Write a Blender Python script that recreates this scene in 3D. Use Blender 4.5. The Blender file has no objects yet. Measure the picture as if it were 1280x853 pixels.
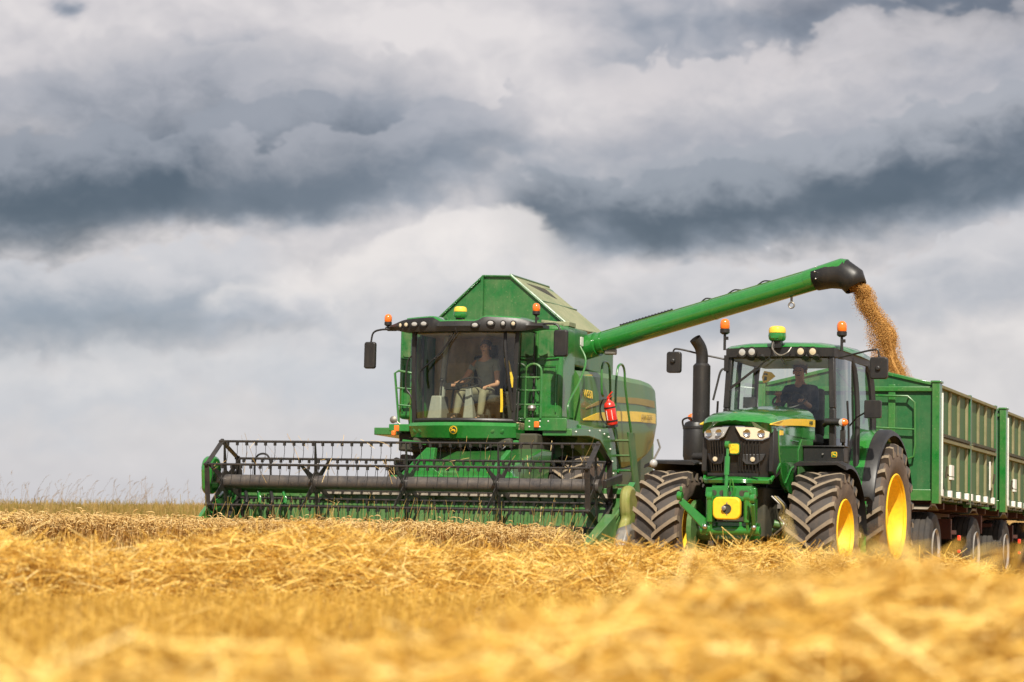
import bpy, bmesh, math, random
import numpy as np
from mathutils import Vector, Matrix
R = math.radians
S = bpy.context.scene
COL = S.collection
PI = math.pi
rnd = random.Random(7)
rng = np.random.default_rng(11)

# ------------------------------------------------------------------ camera
F_PX = 3022.0; EYE = 1.1; PITCH = math.atan((630 - 426.5) / F_PX)
cam_d = bpy.data.cameras.new('camera'); cam = bpy.data.objects.new('camera', cam_d); COL.objects.link(cam)
cam_d.lens = 85.0; cam_d.sensor_width = 36.0; cam_d.clip_start = 0.1; cam_d.clip_end = 20000
cam.location = (0, 0, EYE); cam.rotation_euler = (PI / 2 + PITCH, 0, 0)
cam_d.dof.use_dof = True; cam_d.dof.focus_distance = 33.0; cam_d.dof.aperture_fstop = 2.1
S.camera = cam

# ------------------------------------------------------------------ light and sky
SUN_AZ, SUN_EL = R(3), R(47)           # the sun stands high behind the photographer
sun_dir = Vector((math.sin(SUN_AZ) * math.cos(SUN_EL), -math.cos(SUN_AZ) * math.cos(SUN_EL), math.sin(SUN_EL)))
sd = bpy.data.lights.new('sun', 'SUN'); sun = bpy.data.objects.new('sun', sd); COL.objects.link(sun)
sd.energy = 5.0; sd.angle = R(0.55); sd.color = (1.0, 0.93, 0.81)
sun.rotation_euler = sun_dir.to_track_quat('Z', 'Y').to_euler()
S.view_settings.view_transform = 'Standard'; S.view_settings.look = 'None'
S.view_settings.exposure = 0.45; S.view_settings.gamma = 1.0
S.view_settings.use_curve_mapping = False

W = bpy.data.worlds.new('World'); S.world = W; W.use_nodes = True
nt = W.node_tree; nt.nodes.clear()
class NB:
    def __init__(s, nt): s.nt = nt
    def n(s, t, **k):
        x = s.nt.nodes.new(t)
        for a, v in k.items(): setattr(x, a, v)
        return x
    def inp(s, sock, v):
        if hasattr(v, 'is_output') or isinstance(v, bpy.types.NodeSocket): s.nt.links.new(v, sock)
        else: sock.default_value = v
    def m(s, op, a, b=0.0, c=None, clamp=False):
        x = s.n('ShaderNodeMath', operation=op, use_clamp=clamp)
        s.inp(x.inputs[0], a); s.inp(x.inputs[1], b)
        if c is not None: s.inp(x.inputs[2], c)
        return x.outputs[0]
    def mix(s, f, a, b, typ='MIX'):
        x = s.n('ShaderNodeMix', data_type='RGBA', blend_type=typ)
        s.inp(x.inputs[0], f); s.inp(x.inputs[6], a); s.inp(x.inputs[7], b)
        return x.outputs[2]
    def noise(s, vec, scale, detail=4, rough=.55, dist=0.0):
        x = s.n('ShaderNodeTexNoise'); s.inp(x.inputs['Vector'], vec)
        x.inputs['Scale'].default_value = scale; x.inputs['Detail'].default_value = detail
        x.inputs['Roughness'].default_value = rough; x.inputs['Distortion'].default_value = dist
        return x
    def ramp(s, f, stops, interp='LINEAR'):
        x = s.n('ShaderNodeValToRGB'); s.inp(x.inputs[0], f)
        x.color_ramp.interpolation = interp
        e = x.color_ramp.elements
        while len(e) < len(stops): e.new(0.5)
        for i, (p, c) in enumerate(stops):
            e[i].position = p; e[i].color = tuple(c) + (1,)
        return x.outputs[0]
    def rng(s, v, a, b, c=0., d=1., smooth=False):
        x = s.n('ShaderNodeMapRange', clamp=True)
        if smooth: x.interpolation_type = 'SMOOTHSTEP'
        s.inp(x.inputs[0], v)
        for i, q in enumerate((a, b, c, d)): x.inputs[i + 1].default_value = q
        return x.outputs[0]

b = NB(nt)
tc = b.n('ShaderNodeTexCoord'); sep = b.n('ShaderNodeSeparateXYZ'); nt.links.new(tc.outputs['Generated'], sep.inputs[0])
az = b.m('ARCTAN2', sep.outputs[0], sep.outputs[1]); el = b.m('ARCSINE', sep.outputs[2])
U = b.m('MULTIPLY', az, 3.022); V = b.m('MULTIPLY', el, 3.022)
cmb = b.n('ShaderNodeCombineXYZ'); b.inp(cmb.inputs[0], U); b.inp(cmb.inputs[1], b.m('MULTIPLY', V, 1.45)); uv = cmb.outputs[0]
n1 = b.noise(uv, 3.2, 7, .56, .25); n2 = b.noise(uv, 1.6, 3, .5)
sp = b.n('ShaderNodeSeparateColor'); nt.links.new(n1.outputs['Color'], sp.inputs[0])
sq = b.n('ShaderNodeSeparateColor'); nt.links.new(n2.outputs['Color'], sq.inputs[0])
# cloud edges are pushed about by turbulence
Uw = b.m('ADD', U, b.m('ADD', b.m('MULTIPLY', b.m('SUBTRACT', sp.outputs[0], .5), .26), b.m('MULTIPLY', b.m('SUBTRACT', sq.outputs[0], .5), .10)))
Vw = b.m('ADD', V, b.m('ADD', b.m('MULTIPLY', b.m('SUBTRACT', sp.outputs[1], .5), .15), b.m('MULTIPLY', b.m('SUBTRACT', sq.outputs[1], .5), .05)))
def ell(x, y, a, up, dn, amp, slope=0.0):
    # one cloud mass: soft above (up), firmer along its base (dn)
    u0 = (x - 640) / 1000; v0 = (630 - y) / 1000
    du = b.m('SUBTRACT', Uw, u0); dv = b.m('SUBTRACT', b.m('SUBTRACT', Vw, v0), b.m('MULTIPLY', du, slope))
    r = b.m('POWER', b.m('ABSOLUTE', b.m('DIVIDE', du, a / 1000)), 2)
    r = b.m('ADD', r, b.m('POWER', b.m('DIVIDE', b.m('MAXIMUM', dv, 0.0), up / 1000), 2)); r = b.m('ADD', r, b.m('POWER', b.m('ABSOLUTE', b.m('DIVIDE', b.m('MINIMUM', dv, 0.0), dn / 1000)), 2))
    return b.m('MULTIPLY', b.m('EXPONENT', b.m('MULTIPLY', r, -1)), amp * 1.02)
blobs = [(-20, 285, 330, 85, 40, .60, .12), (380, 240, 260, 60, 32, .46, .13), (230, 175, 330, 95, 90, .26, .05), (340, 80, 90, 34, 30, .26), (110, 120, 90, 26, 30, .14),
         (1190, 232, 270, 70, 36, .54, .06), (790, 290, 190, 50, 30, .56, .03), (1030, 240, 300, 90, 60, .26), (1300, 30, 190, 80, 60, .55), (1060, 35, 150, 60, 50, .34, -.1), (850, 40, 110, 80, 90, .32),
         (50, 412, 250, 55, 40, .34, .03), (420, 420, 200, 40, 30, .16), (1180, 345, 200, 30, 30, .18), (820, 400, 260, 40, 30, .16), (68, 14, 28, 14, 14, .60),
         (540, 110, 150, 60, 60, -.12), (590, 292, 66, 40, 40, -.38), (340, 380, 55, 22, 22, -.30), (960, 135, 170, 34, 34, -.22), (30, 175, 60, 12, 12, -.20), (600, 30, 200, 40, 40, -.08), (1150, 95, 90, 24, 24, -.14)]
dens = None
for t in blobs:
    e = ell(*t); dens = e if dens is None else b.m('ADD', dens, e)
# away from the framed part of the sky, plain broken cloud goes on all round
n3 = b.noise(uv, 1.1, 5, .6); wide = b.rng(n3.outputs[0], .38, .72, 0, .8)
outside = b.rng(b.m('MAXIMUM', b.m('ABSOLUTE', U), b.m('ADD', V, .1)), .75, 1.3, 0, 1, True)
dens = b.m('ADD', dens, b.m('MULTIPLY', outside, wide))
def warped(scale, amt, base=None):
    q = b.noise(uv, scale, 5, .6); x = b.n('ShaderNodeVectorMath', operation='SUBTRACT'); b.inp(x.inputs[0], q.outputs['Color']); x.inputs[1].default_value = (.5, .5, .5)
    y = b.n('ShaderNodeVectorMath', operation='SCALE'); b.inp(y.inputs[0], x.outputs[0]); y.inputs['Scale'].default_value = amt
    z = b.n('ShaderNodeVectorMath', operation='ADD'); b.inp(z.inputs[0], base or uv); b.inp(z.inputs[1], y.outputs[0]); return z.outputs[0]
wv = warped(4.0, .12)
def shifted(v, d):
    x = b.n('ShaderNodeVectorMath', operation='ADD'); b.inp(x.inputs[0], v); x.inputs[1].default_value = d; return x.outputs[0]
def puffs(vec, scale, detail=3.0):
    # cauliflower billows: rounded cells inside rounded cells
    v = b.n('ShaderNodeTexVoronoi', feature='SMOOTH_F1', voronoi_dimensions='2D'); b.inp(v.inputs['Vector'], vec); v.inputs['Scale'].default_value = scale
    v.inputs['Detail'].default_value = detail; v.inputs['Roughness'].default_value = .55; v.inputs['Lacunarity'].default_value = 2.1; v.inputs['Smoothness'].default_value = .6; v.normalize = True
    return v.outputs['Distance']
pf = puffs(wv, 5.0); pf2 = puffs(shifted(wv, (.010, .030, 0)), 5.0)
fine = b.noise(wv, 14.0, 8, .62)
bil = b.noise(wv, 2.6, 8, .60, .1)
relief = b.m('ADD', b.m('MULTIPLY', b.m('SUBTRACT', pf2, pf), 2.0), b.m('MULTIPLY', b.m('SUBTRACT', b.noise(shifted(wv, (.008, .024, 0)), 2.6, 8, .60, .1).outputs[0], bil.outputs[0]), 1.6))
core = b.rng(dens, .0, .35, .55, 1)
dens = b.m('ADD', dens, b.m('MULTIPLY', b.m('SUBTRACT', fine.outputs[0], .5), .045))
dens = b.m('ADD', dens, b.m('MULTIPLY', b.m('SUBTRACT', bil.outputs[0], .5), .22))
dens = b.m('ADD', dens, b.m('MULTIPLY', b.m('SUBTRACT', pf, .33), .14))
dens = b.m('ADD', b.m('ADD', dens, .085), b.m('MULTIPLY', b.m('MULTIPLY', b.m('MULTIPLY', relief, .55), core), b.rng(V, .0, .22, .30, 1)))
ccol = b.ramp(dens, [(0.0, (.80, .74, .72)), (.16, (.62, .58, .585)), (.36, (.40, .40, .435)), (.50, (.30, .315, .36)), (.74, (.160, .182, .225)), (1.0, (.085, .10, .13))])
# cloud banks in layers: each has a puffed, sunlit upper edge, darkens downwards and dissolves at its base
bump = b.m('SUBTRACT', .42, pf); bumpf = b.m('SUBTRACT', .42, puffs(wv, 13.0, 3.0))
edge_n = b.m('ADD', b.m('ADD', b.m('MULTIPLY', bump, .16), b.m('MULTIPLY', bumpf, .07)), b.m('MULTIPLY', b.m('SUBTRACT', bil.outputs[0], .5), .10))
def bank(col, x0, x1, ytop, ybase, slope=0., alpha=.8, top=(.84, .78, .76), base=(.30, .32, .37), arch=0., rim=.30, soft=.10):
    xc = ((x0 + x1) / 2 - 640) / 1000; hw = (x1 - x0) / 2000; T = (ybase - ytop) / 1000; vt = (630 - ytop) / 1000
    du = b.m('SUBTRACT', U, xc); q = b.m('POWER', b.m('ABSOLUTE', b.m('DIVIDE', du, hw)), 2)
    line = b.m('ADD', b.m('ADD', vt - .012, b.m('MULTIPLY', du, slope)), b.m('ADD', edge_n, b.m('MULTIPLY', q, -arch / 1000)))
    dd = b.m('DIVIDE', b.m('SUBTRACT', line, V), T)
    a_ = b.rng(dd, 0., soft, 0, 1, True)
    a_ = b.m('MULTIPLY', a_, b.rng(b.m('ADD', dd, b.m('MULTIPLY', b.m('SUBTRACT', bil.outputs[0], .5), .9)), .50, 1.18, 1, 0, True))
    a_ = b.m('MULTIPLY', a_, b.rng(b.m('ADD', q, b.m('MULTIPLY', b.m('SUBTRACT', bil.outputs[0], .5), 1.2)), .45, 1.05, alpha, 0, True))
    sh = b.rng(b.m('ADD', dd, b.m('ADD', b.m('MULTIPLY', b.m('SUBTRACT', pf, .40), 1.1), b.m('MULTIPLY', b.m('SUBTRACT', fine.outputs[0], .5), .5))), .0, rim + .45, 0, 1, True)
    return b.mix(a_, col, b.mix(sh, top + (1,), base + (1,)))
DK = (.050, .066, .094); MD = (.17, .185, .225)
ccol = bank(ccol, 40, 560, 55, 200, .04, .62, top=(.60, .565, .57), base=(.25, .265, .31), rim=.2)
ccol = bank(ccol, -300, 400, 100, 320, .10, .62, top=(.44, .43, .46), base=DK, rim=.12)
ccol = bank(ccol, -260, 520, 178, 324, .18, .82, top=(.30, .31, .35), base=DK, rim=.02)
ccol = bank(ccol, 700, 1500, 55, 180, .14, .70, top=(.74, .675, .66), base=(.33, .335, .38))
ccol = bank(ccol, 900, 1700, -30, 75, .05, .75, top=(.30, .30, .34), base=(.10, .11, .14), rim=.1)
ccol = bank(ccol, 740, 1620, 148, 280, .16, .84, top=(.38, .385, .42), base=DK, rim=.06)
ccol = bank(ccol, 240, 680, 165, 272, .13, .66, top=(.42, .415, .45), base=(.15, .17, .21), rim=.15)
ccol = bank(ccol, 600, 1010, 228, 338, .02, .86, top=(.29, .305, .345), base=(.065, .08, .11), rim=.04)
ccol = bank(ccol, 380, 730, 272, 440, .10, .72, top=(.90, .83, .79), base=(.46, .475, .53), arch=70, rim=.45, soft=.16)
ccol = bank(ccol, -260, 380, 335, 475, .05, .74, top=(.60, .59, .62), base=(.24, .285, .36), rim=.12)
ccol = bank(ccol, 235, 440, 352, 425, .04, .60, top=(.84, .785, .76), base=(.46, .48, .55), arch=25, rim=.4, soft=.25)
ccol = bank(ccol, 700, 1560, 320, 415, .12, .62, top=(.66, .635, .65), base=(.36, .385, .45))
ccol = bank(ccol, 250, 760, 405, 500, .12, .50, top=(.74, .71, .72), base=(.40, .43, .50), rim=.2, soft=.3)
ccol = bank(ccol, -260, 760, 455, 560, .05, .50, top=(.74, .72, .73), base=(.46, .50, .58), rim=.2, soft=.3)
low = b.rng(V, .0, .32, 1, 0, True)
ccol = b.mix(b.m('MULTIPLY', low, .34), ccol, (.50, .56, .67, 1))
sky = b.n('ShaderNodeTexSky', sky_type='NISHITA'); sky.sun_disc = False
sky.sun_elevation = SUN_EL; sky.sun_rotation = PI - SUN_AZ
bg1 = b.n('ShaderNodeBackground'); nt.links.new(sky.outputs[0], bg1.inputs[0]); bg1.inputs[1].default_value = .10
bg2 = b.n('ShaderNodeBackground'); b.inp(bg2.inputs[0], ccol); b.inp(bg2.inputs[1], b.m('MULTIPLY', .74, b.rng(sep.outputs[0], .28, .75, 1.0, 1.5, True)))   # unseen sky to the right brightened as added fill for right-facing sides
ms = b.n('ShaderNodeMixShader'); ms.inputs[0].default_value = .90
nt.links.new(bg1.outputs[0], ms.inputs[1]); nt.links.new(bg2.outputs[0], ms.inputs[2])
wo = b.n('ShaderNodeOutputWorld'); nt.links.new(ms.outputs[0], wo.inputs[0])

# ------------------------------------------------------------------ where things stand
def gz0(x, y): return EYE - (1.03 + (y - 28.8) * .0157 + (x - 3) * .0227)
def sstep(a, c, x):
    t = np.clip((x - a) / (c - a), 0, 1); return t * t * (3 - 2 * t)
def ground(x, y):
    x = np.asarray(x, float); y = np.asarray(y, float)
    xs = np.clip(x, -40, 40); ys = np.clip(y, -60, 75)
    z = EYE - (1.03 + (ys - 28.8) * .0157 + (xs - 3) * .0227)
    z = z + .96 * sstep(45, 63, y) - .9 * sstep(66, 150, y)
    z = z + .02 * np.sin(x * 1.7 + y * .6) * np.sin(y * .9)
    z = z + (-.3 - .35) * sstep(150, 400, np.hypot(x, y))
    return z
def frame(x, y, yaw):
    t = R(yaw); ez = Vector((.0227, .0157, 1)).normalized()
    ey = Vector((math.sin(t), math.cos(t), 0)); ey -= ez * ey.dot(ez); ey.normalize()
    ex = ey.cross(ez)
    M = Matrix.Identity(4)
    for i in range(3):
        M[i][0] = ex[i]; M[i][1] = ey[i]; M[i][2] = ez[i]
    M.translation = Vector((x, y, gz0(x, y)))
    return M
M_TRACTOR = frame(2.90, 29.24, 22.3)
M_TRAILER = frame(4.74, 34.43, 19.8)
M_COMBINE = frame(-.813, 39.0, 19.8)

# ------------------------------------------------------------------ materials
def new_mat(name):
    m = bpy.data.materials.new(name); m.use_nodes = True
    return m, NB(m.node_tree), m.node_tree.nodes['Principled BSDF']
def paint(name, col, rough=.35, metal=0, dust=.0, dustcol=(.33, .27, .16), coat=0, scale=2.5, bump=0, var=.12, lowdust=None, spec=.5):
    m, b, p = new_mat(name)
    tc = b.n('ShaderNodeTexCoord').outputs['Object']
    n = b.noise(tc, scale, 6, .65, .3); n2 = b.noise(tc, scale * 9, 4, .7)
    c = b.mix(b.rng(n2.outputs[0], .3, .7), tuple(v * (1 - var) for v in col) + (1,), tuple(min(1, v * (1 + var)) for v in col) + (1,))
    f = b.rng(n.outputs[0], .35, .75, 0, 1)
    f = b.m('MULTIPLY', f, dust * 1.4)
    # runs of dust down the panels, chaff flecks, small scuffs
    mp = b.n('ShaderNodeMapping'); b.inp(mp.inputs[0], tc); mp.inputs['Scale'].default_value = (11, 11, .9)
    f = b.m('ADD', f, b.m('MULTIPLY', b.rng(b.noise(mp.outputs[0], 1.0, 5, .7).outputs[0], .52, .78), min(.35, dust * 1.3)))
    f = b.m('ADD', f, b.m('MULTIPLY', b.rng(b.noise(tc, 46, 2, .5).outputs[0], .68, .72), min(.55, dust * 2.6)), clamp=True)
    if lowdust:
        s_ = b.n('ShaderNodeSeparateXYZ'); b.inp(s_.inputs[0], tc)
        f = b.m('ADD', f, b.m('MULTIPLY', b.rng(s_.outputs[2], lowdust[0], lowdust[1], 1, 0), b.m('MULTIPLY', b.rng(n2.outputs[0], .3, .65, .4, 1), lowdust[2])), clamp=True)
    c = b.mix(f, c, tuple(dustcol) + (1,))
    b.inp(p.inputs['Base Color'], c)
    b.inp(p.inputs['Roughness'], b.m('ADD', b.m('MULTIPLY', f, .45), b.m('ADD', rough, b.m('MULTIPLY', b.m('SUBTRACT', n2.outputs[0], .5), .15)), clamp=True))
    p.inputs['Metallic'].default_value = metal; p.inputs['Coat Weight'].default_value = coat; p.inputs['Coat Roughness'].default_value = .08
    p.inputs['Specular IOR Level'].default_value = spec
    if bump:
        bp = b.n('ShaderNodeBump'); bp.inputs['Strength'].default_value = bump; bp.inputs['Distance'].default_value = .01
        b.inp(bp.inputs['Height'], n2.outputs[0]); b.inp(p.inputs['Normal'], bp.outputs[0])
    return m
GREEN = (.0115, .147, .022)
M = {}
M['green'] = paint('green_paint', GREEN, .28, dust=.13, coat=.5, lowdust=(.5, 1.6, .25))
M['greenclean'] = paint('clean_green_paint', (.015, .178, .024), .12, dust=.04, coat=1.0)
M['greentank'] = paint('grain_tank_paint', (.009, .118, .024), .34, dust=.14, coat=.2)
M['greendk'] = paint('dark_green_steel', (.008, .12, .022), .5, dust=.3, lowdust=(.3, 1.4, .4))
M['dustygreen'] = paint('dusty_green_panel', (.034, .140, .022), .35, dust=.24, dustcol=(.20, .235, .08), scale=1.3, coat=.3, lowdust=(1.8, 2.6, .7))
M['chaffgreen'] = paint('chaff_covered_green', (.17, .20, .035), .45, dust=.5, dustcol=(.34, .29, .10), scale=4, coat=.2)
M['tandust'] = paint('dust_covered_panel', (.20, .23, .12), .6, dust=.5, dustcol=(.34, .32, .20), scale=2)
M['black'] = paint('black_plastic', (.010, .010, .011), .42, dust=.07, dustcol=(.15, .12, .08))
M['blackmetal'] = paint('black_reel_paint', (.016, .015, .015), .36, dust=.12, dustcol=(.17, .13, .09), scale=6)
M['reeltube'] = paint('worn_reel_tube', (.075, .070, .070), .26, metal=.35, dust=.35, dustcol=(.20, .16, .12), scale=5)
M['grey'] = paint('grey_steel', (.22, .21, .20), .4, metal=.6, dust=.3)
M['tanlip'] = paint('dusty_lip', (.15, .13, .105), .5, dust=.5, dustcol=(.4, .34, .25))
M['darkunder'] = paint('dark_underbody', (.030, .032, .022), .7, dust=.4, dustcol=(.10, .08, .04))
M['rubber'] = paint('tyre_rubber', (.022, .020, .019), .55, dust=.38, dustcol=(.12, .09, .07), scale=4, bump=.3)
M['lug'] = paint('dusty_tread_face', (.17, .13, .09), .85, dust=.6, dustcol=(.31, .25, .17), scale=9, bump=.4)
M['sidewall'] = paint('dusty_sidewall', (.085, .060, .045), .75, dust=.6, dustcol=(.19, .14, .10), scale=5, bump=.4)
M['roadtyre'] = paint('road_tyre', (.020, .018, .017), .7, dust=.28, dustcol=(.11, .09, .07), scale=8, bump=.3)
M['yellow'] = paint('yellow_rim_paint', (.88, .52, .006), .55, dust=.10, dustcol=(.5, .36, .12), coat=0)
M['yellowsticker'] = paint('yellow_stripe', (.88, .58, .05), .35, dust=.10)
M['olive'] = paint('faded_stripe', (.27, .20, .05), .5, dust=.4)
M['white'] = paint('white_plate', (.75, .74, .70), .4, dust=.15)
M['red'] = paint('red_paint', (.70, .020, .012), .3, dust=.06, coat=.5)
M['darkred'] = paint('dark_red_chassis', (.065, .012, .010), .55, dust=.3, dustcol=(.10, .06, .04))
M['wheelgrey'] = paint('pale_grey_rim', (.34, .33, .33), .4, dust=.3)
M['lampglass'] = paint('lamp_lens', (.40, .395, .38), .12, dust=.04, coat=1, scale=14)
M['lampwarm'] = paint('warm_lamp_lens', (.58, .49, .34), .15, dust=.04, coat=1, scale=20)
M['orange'] = paint('orange_lens', (.90, .17, .012), .18, dust=.03, coat=1)
M['chrome'] = paint('bright_steel', (.6, .6, .58), .2, metal=1, dust=.1)
M['interior'] = paint('cab_lining', (.46, .34, .20), .8, dust=.2)
M['seat'] = paint('seat_fabric', (.035, .035, .030), .85)
M['greyplastic'] = paint('grey_console', (.25, .26, .25), .5, dust=.1)
M['trailgreen'] = paint('trailer_green_paint', (.010, .105, .028), .4, dust=.08, coat=.2)
M['trailside'] = paint('trailer_side_panel', (.018, .100, .026), .5, dust=.20, dustcol=(.16, .16, .08), scale=1.6)
M['post'] = paint('dusty_trailer_post', (.15, .155, .07), .6, dust=.6, dustcol=(.25, .22, .125), scale=5)
M['decal'] = paint('dark_lettering', (.03, .05, .02), .5)
M['skin'] = paint('skin', (.46, .24, .16), .5)
M['hair'] = paint('hair', (.05, .03, .018), .8)
M['shirtgrey'] = paint('grey_shirt', (.22, .24, .24), .9)
M['khaki'] = paint('khaki_trousers', (.20, .185, .13), .9)
M['navy'] = paint('navy_shirt', (.022, .035, .065), .9)
M['denim'] = paint('dark_trousers', (.03, .035, .05), .9)
M['vest'] = paint('yellow_tape', (.85, .55, .02), .5)
M['eye'] = paint('eye', (.05, .03, .02), .2)
def glass(name, tint, refl=1.0):
    m, b, p = new_mat(name); nt = m.node_tree; out = nt.nodes['Material Output']; nt.nodes.remove(p)
    tr = b.n('ShaderNodeBsdfTransparent'); tr.inputs[0].default_value = tint + (1,)
    gl = b.n('ShaderNodeBsdfGlossy'); gl.inputs['Roughness'].default_value = .02
    lw = b.n('ShaderNodeLayerWeight'); lw.inputs[0].default_value = .5
    f = b.m('ADD', b.m('MULTIPLY', b.m('POWER', lw.outputs['Facing'], 4.0), .8), .075)
    mx = b.n('ShaderNodeMixShader'); b.inp(mx.inputs[0], b.m('MULTIPLY', f, refl, clamp=True))
    nt.links.new(tr.outputs[0], mx.inputs[1]); nt.links.new(gl.outputs[0], mx.inputs[2]); nt.links.new(mx.outputs[0], out.inputs[0])
    return m
M['glass'] = glass('green_tinted_glass', (.92, .96, .93), 1.4)
M['glassdark'] = glass('brown_tinted_glass', (.90, .93, .82), 1.0)
M['glassside'] = glass('dark_side_glass', (.30, .36, .32), 2.4)

def straw_mat(name, cols, trans=.35, rough=.5):
    m, b, p = new_mat(name); nt = m.node_tree; out = nt.nodes['Material Output']
    g = b.n('ShaderNodeNewGeometry'); tc = b.n('ShaderNodeTexCoord').outputs['Object']
    n = b.noise(tc, 1.3, 4, .6)
    f = b.m('ADD', b.m('MULTIPLY', g.outputs['Random Per Island'], .75), b.m('MULTIPLY', n.outputs[0], .25))
    c = b.ramp(f, [(i / (len(cols) - 1), q) for i, q in enumerate(cols)])
    b.inp(p.inputs['Base Color'], c); p.inputs['Roughness'].default_value = rough
    p.inputs['Specular IOR Level'].default_value = .18
    t = b.n('ShaderNodeBsdfTranslucent'); b.inp(t.inputs[0], c)
    mx = b.n('ShaderNodeMixShader'); mx.inputs[0].default_value = trans
    nt.links.new(p.outputs[0], mx.inputs[1]); nt.links.new(t.outputs[0], mx.inputs[2]); nt.links.new(mx.outputs[0], out.inputs[0])
    return m
M['straw'] = straw_mat('golden_straw', [(.20, .11, .035), (.42, .22, .034), (.68, .40, .070), (.82, .55, .135), (.87, .65, .22), (.92, .78, .44)], .12)
M['wheat'] = straw_mat('ripe_wheat', [(.46, .27, .09), (.64, .42, .15), (.76, .54, .23), (.85, .67, .36)], .25, .6)
M['stub'] = straw_mat('stubble_straw', [(.38, .21, .035), (.56, .335, .06), (.66, .42, .09), (.74, .51, .15)])
M['weed'] = straw_mat('dry_grass', [(.13, .14, .025), (.26, .20, .05), (.40, .27, .09), (.46, .34, .15)], .3)
M['weedhead'] = straw_mat('grass_seed_heads', [(.20, .13, .06), (.30, .20, .10), (.38, .27, .15)], .3)
M['grain'] = straw_mat('wheat_grain', [(.54, .28, .08), (.62, .34, .10), (.70, .41, .14)], .15)
M['core'] = straw_mat('shaded_straw', [(.16, .08, .015), (.24, .13, .03)], .0)  # heap cores coloured dark to stand in for shade between the straws
def ground_mat():
    m, b, p = new_mat('stubble_soil'); tc = b.n('ShaderNodeTexCoord').outputs['Object']
    n = b.noise(tc, .35, 6, .6); n2 = b.noise(tc, 22, 4, .7)
    c = b.ramp(b.m('ADD', b.m('MULTIPLY', n.outputs[0], .5), b.m('MULTIPLY', n2.outputs[0], .5)), [(.3, (.20, .10, .022)), (.5, (.36, .20, .045)), (.7, (.46, .28, .075))])
    b.inp(p.inputs['Base Color'], c); p.inputs['Roughness'].default_value = .95
    bp = b.n('ShaderNodeBump'); bp.inputs['Strength'].default_value = .6; bp.inputs['Distance'].default_value = .04
    b.inp(bp.inputs['Height'], n2.outputs[0]); b.inp(p.inputs['Normal'], bp.outputs[0])
    return m
M['ground'] = ground_mat()

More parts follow.
